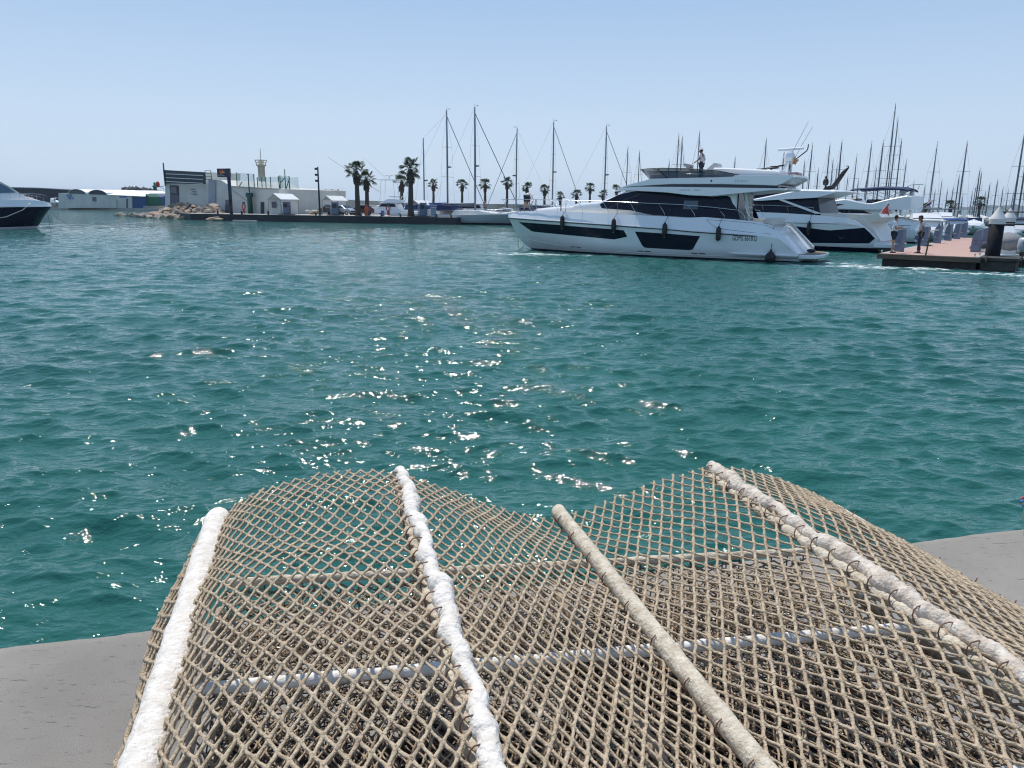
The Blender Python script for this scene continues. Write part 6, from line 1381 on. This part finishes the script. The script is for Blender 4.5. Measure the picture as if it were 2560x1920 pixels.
# beacon, breakwater blocks, red buoy on arm
bk = thing('breakwater', 'dark heap of breakwater blocks behind the far quay', 'breakwater', on_z(300, 506, 1.0)*0+Vector((0, 0, 0))); rg = random.Random(9)
mb = MB()
for k in range(230):
    px = rg.uniform(312, 430); D = rg.uniform(290, 310); top_ = float(np.interp(px, [310, 335, 385, 412], [474, 472, 477, 486])); py = rg.uniform(top_, 506); q = on_y(px, py, D); mb.ball(q, rg.uniform(.7, 1.5), 5, 3, (1, 1, .8), .6, rg)
mb.smooth = False; mb.build('blocks', pbr('dark breakwater rock', (.10, .105, .115), .9, var=(.4, .6)), bk)
q = on_y(388, 476, 296); t = thing('beacon', 'green harbour beacon on the breakwater', 'beacon', q); mb = MB(); mb.lathe((0, 0, -3), [(.75, 0), (.62, 4.2), (1.0, 4.3), (1.0, 4.6), (.5, 4.7), (.45, 5.6), (.1, 6.1)], 12); mb.build('tower', pbr('green beacon paint', (.02, .18, .14), .5), t)
s0, z0 = W.sz(414, 465.5); t = thing('signal_arm', 'red signal lantern on an arm at the left corner of the harbour building', 'signal lamp', W.a, W.ang); s1, _ = W.sz(399, 465.5); _, zr_ = W.sz(399, 461)
mb = MB(); mb.tube([(s0, -.3, z0), (s1, -.3, z0)], .06, 5); mb.tube([(s0, -.3, z0-.5), (s1+.2, -.3, z0)], .05, 5); mb.build('arm', M_grey, t); mb = MB(); mb.ball((s1, -.3, zr_), .33, 10, 6, (1, 1, 1.6)); mb.build('lantern', M_red, t)
# ================================================================ BOULDERS
M_rock = [pbr('tan boulder', (.36, .29, .22), .9, var=(1.3, .4), bump=(5, .03)), pbr('grey boulder', (.30, .27, .235), .9, var=(1.3, .4), bump=(5, .03)), pbr('reddish boulder', (.38, .27, .20), .9, var=(1.3, .4), bump=(5, .03))]
rmesh = []
for s in range(7):
    rg = random.Random(40+s); bm_ = bmesh.new(); bmesh.ops.create_icosphere(bm_, subdivisions=3, radius=.8)
    cuts = [(Vector((rg.gauss(0, 1), rg.gauss(0, 1), rg.gauss(0, 1))).normalized(), rg.uniform(.42, .62)) for _ in range(12)]
    for v in bm_.verts:
        for n, d in cuts:
            e = v.co.dot(n)-d
            if e > 0: v.co -= n*e*.92
        v.co += Vector((rg.uniform(-.012, .012),)*3)
    me = bpy.data.meshes.new('boulder'); bm_.to_mesh(me); bm_.free(); me.materials.append(M_rock[s % 3]); rmesh.append(me)
    for p in me.polygons: p.use_smooth = False
rg = random.Random(77)
wl_px = [(282, 538.5), (330, 542), (380, 545.5), (418, 547.5), (480, 549.5), (545, 552.5)]
crest = [(282, 0), (310, .3), (350, 1.0), (385, 1.9), (430, 2.15), (455, 1.75), (505, 2.0), (525, 1.1), (545, .25)]
nb = 0
for r_ in range(6):
    px = 284+rg.uniform(0, 8)
    while px < 545:
        hm_ = interp(crest, px); f = r_/5
        if hm_*f < .02 and r_ > 0: px += 9; continue
        w0 = on_z(px, interp(wl_px, px), 0); z = max(.0, hm_*f-.1)+rg.uniform(-.08, .12)
        if r_ == 0 or hm_ > .35*r_:
            o = bpy.data.objects.new('boulder', rmesh[rg.randrange(7)]); COL.objects.link(o); sc = rg.uniform(.85, 1.35)*(1 if r_ < 5 else .9)
            o.location = (w0.x+rg.uniform(-.2, .2), w0.y+.4+f*6+rg.uniform(-.3, .3), z); o.scale = (sc*rg.uniform(1.0, 1.35), sc, sc*rg.uniform(.55, .8)); o.rotation_euler = (rg.uniform(-.3, .3), rg.uniform(-.3, .3), rg.uniform(0, 6.28))
            tag(o, 'tan boulder heaped among many others on the rock pile left of the pier', 'boulder', 'boulders of the rock pile left of the pier'); nb += 1
        px += rg.uniform(13, 21)
mb = MB(); g0 = []; g1 = []; g2 = []
for px in np.linspace(280, 548, 30):
    w0 = on_z(px, interp(wl_px, px), 0); hm_ = interp(crest, px); g0.append(Vector((w0.x, w0.y+.6, -.4))); g1.append(Vector((w0.x, w0.y+6, max(.1, hm_-.45)))); g2.append(Vector((w0.x, w0.y+9.5, max(.1, hm_-.6))))
mb.loft([g0, g1, g2], False); tag(mb.build('rubble_slope', pbr('dark rubble', (.07, .06, .05), .95, var=(1, .5))), kind='structure')
# ================================================================ HILLS
mb = MB(); rr = []
for k, (f, zf) in enumerate(((0, 0), (.25, .45), (.6, .85), (1, 1), (1.5, .6))):
    row_ = []
    for i in range(90):
        px = 2150+i*9; D = 4300+f*900; base_ = on_y(px, hor(px), D); top_ = interp([(2150, -1), (2215, .5), (2262, 5), (2355, 5), (2399, 7.5), (2431, 10.5), (2485, 14), (2520, 15.5), (2560, 14.5), (2700, 12), (2960, 5)], px)*D/1971*.82
        row_.append(Vector((base_.x, base_.y, max(-1, top_*zf+(6*math.sin(px*.09+k*2)+4*math.sin(px*.23+k))*zf))))
    rr.append(row_)
mb.loft(rr, False, smooth=True); tag(mb.build('hills', pbr('wooded hill', (.030, .042, .034), .9, var=(.01, .4))), kind='structure')
# ================================================================ SAILBOATS
M_mast = pbr('anodised mast', (.22, .25, .29), .4, metal=.3); M_mastd = pbr('dark mast', (.11, .13, .16), .4); M_stay = pbr('rigging wire', (.12, .13, .15), .5); M_sail = pbr('furled sail cover', (.14, .17, .20), .8); M_hullg = pbr('pale blue grey hull', (.42, .46, .50), .35, coat=.3)
def sailboat(label, base, hd, Hm, L=None, ketch=None, grp='sailboats moored in the marina', mr=.085, mmat=None, hull=None, detail=1, furl=True, cover=None, boot=.1, uf=.55):
    L = L or max(6, Hm*.82); t = thing('sailboat', label, 'sailboat', (0, 0, 0), hd, grp); um = L*uf
    t.location = Vector((base.x, base.y, 0))-Vector((math.cos(hd), math.sin(hd), 0))*um
    b = L*.29; zs = .7+.05*L
    h_ = Hull(0, b, [(-.5, L*.8), (0, L*.88), (zs*.5, L*.95), (zs, L), (zs+.5, L*1.02)], [(0, zs*.85), (L*.5, zs*.88), (L, zs*1.08)], [(0, zs*.75), (L, zs*.95)], full=.35, tumble=.1)
    hull_parts(h_, t, hull or M_gel, M_antif, boot=boot)
    prof_solid('coachroof', [(L*.3, zs*.8), (L*.31, zs+.42), (L*.55, zs+.42), (L*.75, zs+.1), (L*.75, zs*.8)], b*.33, M_gel2, t, b*.27, (L*.5, L*.9))
    mb = MB(); mb.tube([(um, 0, zs*.8), (um, 0, zs+Hm*.6), (um-.05, 0, Hm)], [mr, mr*.95, mr*.7], 6); ms = mb.build('mast', mmat or M_mast, t)
    mb = MB()
    for f, w_ in ((.42, .34), (.68, .27)): mb.tube([(um, -b*w_, Hm*f), (um, b*w_, Hm*f)], .022, 4)
    mb.build('spreaders', mmat or M_mast, ms)
    mb = MB()
    for y in (-b*.46, b*.46):
        mb.tube([(um-.1, y, zs), (um, y*.74, Hm*.42), (um, y*.58, Hm*.68), (um-.04, 0, Hm*.97)], .011, 3, False)
    mb.tube([(.1, 0, zs), (um-.05, 0, Hm)], .011, 3, False); mb.build('stays', M_stay, ms)
    mb = MB(); mb.tube([(L*.97, 0, zs), (um, 0, Hm*.95)], .045*(mr/.12) if furl else .012, 5, False); mb.build('furled_jib', M_sail if furl else M_stay, ms)
    mb = MB(); mb.tube([(um, 0, zs+1.0), (um-L*.36, 0, zs+1.05)], .07, 6); bo = mb.build('boom', mmat or M_mast, ms); mb = MB(); mb.tube([(um-.1, 0, zs+1.3), (um-.3, 0, zs+1.25), (um-L*.35, 0, zs+1.2)], [.10, .17, .09], 7); mb.build('sail_cover', cover or M_sail, bo)
    mb = MB(); mb.tube([(um-.05, 0, Hm), (um-.05, 0, Hm+.45)], .015, 4); mb.tube([(um-.05, 0, Hm+.12), (um+.35, .05, Hm+.16)], .02, 4); mb.box((um+.38, .06, Hm+.18), (.16, .04, .10)); mb.build('wind_vane', M_mastd, ms)
    if detail > 1:
        mb = MB(); mb.lathe((um+.35, 0, Hm*.5), [(.02, 0), (.26, .03), (.28, .16), (.1, .22)], 10); mb.tube([(um, 0, Hm*.5), (um+.3, 0, Hm*.5+.05)], .04, 4); mb.build('radar', M_mastd, ms)
        mb = MB(); mb.loft([[Vector((x, y, z)) for x, y, z in ((L*.32, w_, zs+.35), (L*.30, w_*.9, zs+1.0), (L*.16, w_*.9, zs+1.1), (L*.14, w_, zs+.3))] for w_ in (b*.36, 0, -b*.36)], True, True); mb.build('spray_hood', cover or M_canvas, t)
        side_rail(t, h_, .3, L*.93, .6, 9)
    if ketch:
        hk, uk = ketch; mb = MB(); mb.tube([(uk, 0, zs), (uk, 0, hk)], [mr*.85, mr*.6], 6); k_ = mb.build('mizzen_mast', mmat or M_mast, t); mb = MB(); mb.tube([(uk, 0, hk), (um, 0, Hm*.97)], .012, 3, False); mb.tube([(uk, 0, hk), (uk-.5, b*.4, zs)], .011, 3, False); mb.tube([(uk, 0, hk), (uk-.5, -b*.4, zs)], .011, 3, False); mb.build('stays', M_stay, k_)
        mb = MB(); mb.lathe((uk+.35, 0, hk*.5), [(.02, 0), (.26, .03), (.28, .14), (.1, .2)], 10); mb.tube([(uk, 0, hk*.5), (uk+.3, 0, hk*.5+.03)], .04, 4); mb.build('radar', M_mastd, k_)
    return t
def mast_at(px, py, D): q = on_y(px, py, D); return Vector((q.x, q.y, 0)), q.z
hr_ = R(-30)
b_, h_m = mast_at(1117, 276, 110); k2 = on_y(1053, 347, 113)
sailboat('two-masted grey sailboat, main mast second from left, just beyond the pier end', b_, R(-28), h_m, 15.5, ketch=(k2.z, 4.6), grp='large sailboats beyond the pier', mr=.13, detail=2, hull=M_hullg, cover=M_canvasb, boot=.2)
b_, h_m = mast_at(1187.5, 268, 107); sailboat('large grey sailboat whose mast is tallest, navy bow patch, beyond the pier end', b_, R(-26), h_m, 15, grp='large sailboats beyond the pier', mr=.14, detail=2, hull=M_hullg, boot=.25, uf=.50)
b_, h_m = mast_at(1292, 321, 118); sailboat('sailboat with its forestay slanting to the left, behind the moving yacht\'s bow', b_, R(200), h_m, 12, grp='large sailboats beyond the pier', mr=.11, detail=2)
b_, h_m = mast_at(1385, 304, 125); sailboat('sailboat with a tall single mast above the moving yacht\'s foredeck', b_, R(-25), h_m, 13, grp='large sailboats beyond the pier', mr=.12, detail=2)
b_, h_m = mast_at(1517, 316, 122); sailboat('sailboat with a tall mast just left of the moving yacht\'s wheelhouse', b_, R(-25), h_m, 13, grp='large sailboats beyond the pier', mr=.12, detail=2)
t = thing('rib_tender', 'dark fender triangle hung on the bow of the large grey sailboat', 'bow fender', on_z(1262, 560, 0)) if False else None
masts = [(1570, 371, 135), (1599, 381, 140), (1673, 403, 150), (1697, 339, 118), (1706, 345, 121), (1749, 333, 118), (1838, 395, 140), (1916, 351, 118), (1960, 380, 112), (1992, 440, 150), (2012, 403, 125), (2031, 363, 112), (2046, 424, 150), (2075, 364, 110), (2083, 400, 135), (2093, 413, 140), (2105, 355, 112), (2142, 390, 125), (2146, 451, 160), (2179, 359, 105), (2191, 420, 150), (2208, 357, 105), (2239, 264, 100), (2245, 300, 112), (2254, 352, 108), (2266, 403, 130), (2313, 466, 165),
         (2343, 361, 104), (2338, 476, 170), (2369, 475, 160), (2398, 441, 130), (2418, 359, 104), (2407, 490, 175), (2431, 481, 175), (2450, 425, 125), (2454, 433, 128), (2475, 461, 150), (2494, 453, 130), (2521, 475, 160), (2534, 480, 165), (2562, 330, 78), (2570, 372, 84),
         (1625, 440, 175), (1640, 452, 190), (1780, 430, 170), (1870, 425, 165), (1935, 430, 160), (2120, 440, 165), (2165, 455, 170), (2225, 430, 150), (2285, 455, 160), (2355, 452, 170), (2383, 470, 170), (2439, 470, 170), (2464, 480, 180), (2508, 470, 175)]
masts.sort(); ORD2 = lambda n: ORD[n-1] if n <= 20 else ('twenty-'+ORD[n-21] if n < 30 else 'thirtieth' if n == 30 else 'thirty-'+ORD[n-31] if n < 40 else 'fortieth' if n == 40 else 'forty-'+ORD[n-41] if n < 50 else 'fiftieth' if n == 50 else 'fifty-'+ORD[n-51])
rg = random.Random(31)
for i, (px, py, D) in enumerate(masts):
    b_, h_m = mast_at(px, py, D)
    sailboat('moored sailboat, its bare mast %s from the left beyond the moving yacht' % ORD2(i+1), b_, rg.choice((R(62), R(-118)))+rg.uniform(-.12, .12), h_m, None, mr=rg.uniform(.075, .10), mmat=rg.choice((M_mastd, M_mastd, M_mast)), furl=rg.random() < .6, hull=rg.choice((M_gel, M_gel, M_gel2, M_navy)))
# boats behind the pier
cruiser('white cruiser with blue tinted windows behind the pier, left of the tallest palm', stern_at(1047, 548, R(168), 3.0), R(168), 9.5, 3.0, 'sport', glass=pbr('blue tinted glass', (.05, .16, .22), .08, spec=.8), grp='motor boats behind the pier', z=1.15)
t = cruiser('white sport-fishing boat with a tuna tower behind the pier', on_y(1035, 530, 126)*1, R(170), 9.5, 3.4, 'fly', grp='motor boats behind the pier', z=1.5); t.location.z = 0
mb = MB(); mb.box((4, 0, 6.35), (3.2, 2.2, .10), bev=.04)
for x, y in ((3, 1), (3, -1), (5, 1), (5, -1)): mb.tube([(x+(x-4)*.3, y*1.2, 2.6), (x, y, 6.3)], .04, 5)
mb.lathe((4, 0, 6.4), [(.06, 0), (.06, .5), (.7, .55), (.7, .65), (.1, .75)], 12); mb.build('tuna_tower', M_gel, t); mb = MB(); mb.tube([(5.4, 1, 4.5), (13.5, 1.8, 9.8)], .035, 5); mb.tube([(4.5, -1, 6.3), (8.5, -1, 9.8)], .02, 4); mb.build('outrigger', M_grey, t)
cruiser('white motor boat with a long hardtop seen between the two large sailboats', on_y(1262, 530, 122)*1, R(178), 13, 4.0, 'pilot', grp='motor boats behind the pier', z=1.15).location.z = 0
cruiser('blue-covered motor boat at the stern of the two-masted sailboat', on_y(1150, 530, 118)*1, R(182), 9, 3.0, 'canvas', canvas=M_canvasb, grp='motor boats behind the pier', z=1.1).location.z = 0
cruiser('white motor boat right behind the moving yacht\'s bow', on_y(1330, 530, 130)*1, R(175), 10, 3.2, 'sport', grp='motor boats behind the pier', z=1.1).location.z = 0
q = on_y(1212, 520, 112); person('person in a tan top standing on a deck below the third distant palm', Vector((q.x, q.y, 1.35)), R(-80), {}, M_skin, pbr('tan shirt', (.42, .36, .26), .9), pbr('brown trousers', (.12, .07, .05), .9), hat=('brim', M_whitec))
# ================================================================ AIR
mb = MB(); mb.box((0, 4480, 57), (8800, 9000, 116)); hz = mb.build('haze', bpy.data.materials.new('haze')); hz['kind'] = 'stuff'
_t = hz.data.materials[0]; _t.use_nodes = True; _n = _t.node_tree.nodes; _n.clear()
_o = _n.new('ShaderNodeOutputMaterial'); _v = _n.new('ShaderNodeVolumePrincipled'); _v.inputs['Color'].default_value = (.72, .86, 1.0, 1); _v.inputs['Density'].default_value = .00009; _v.inputs['Anisotropy'].default_value = .3
_t.node_tree.links.new(_v.outputs[0], _o.inputs['Volume'])
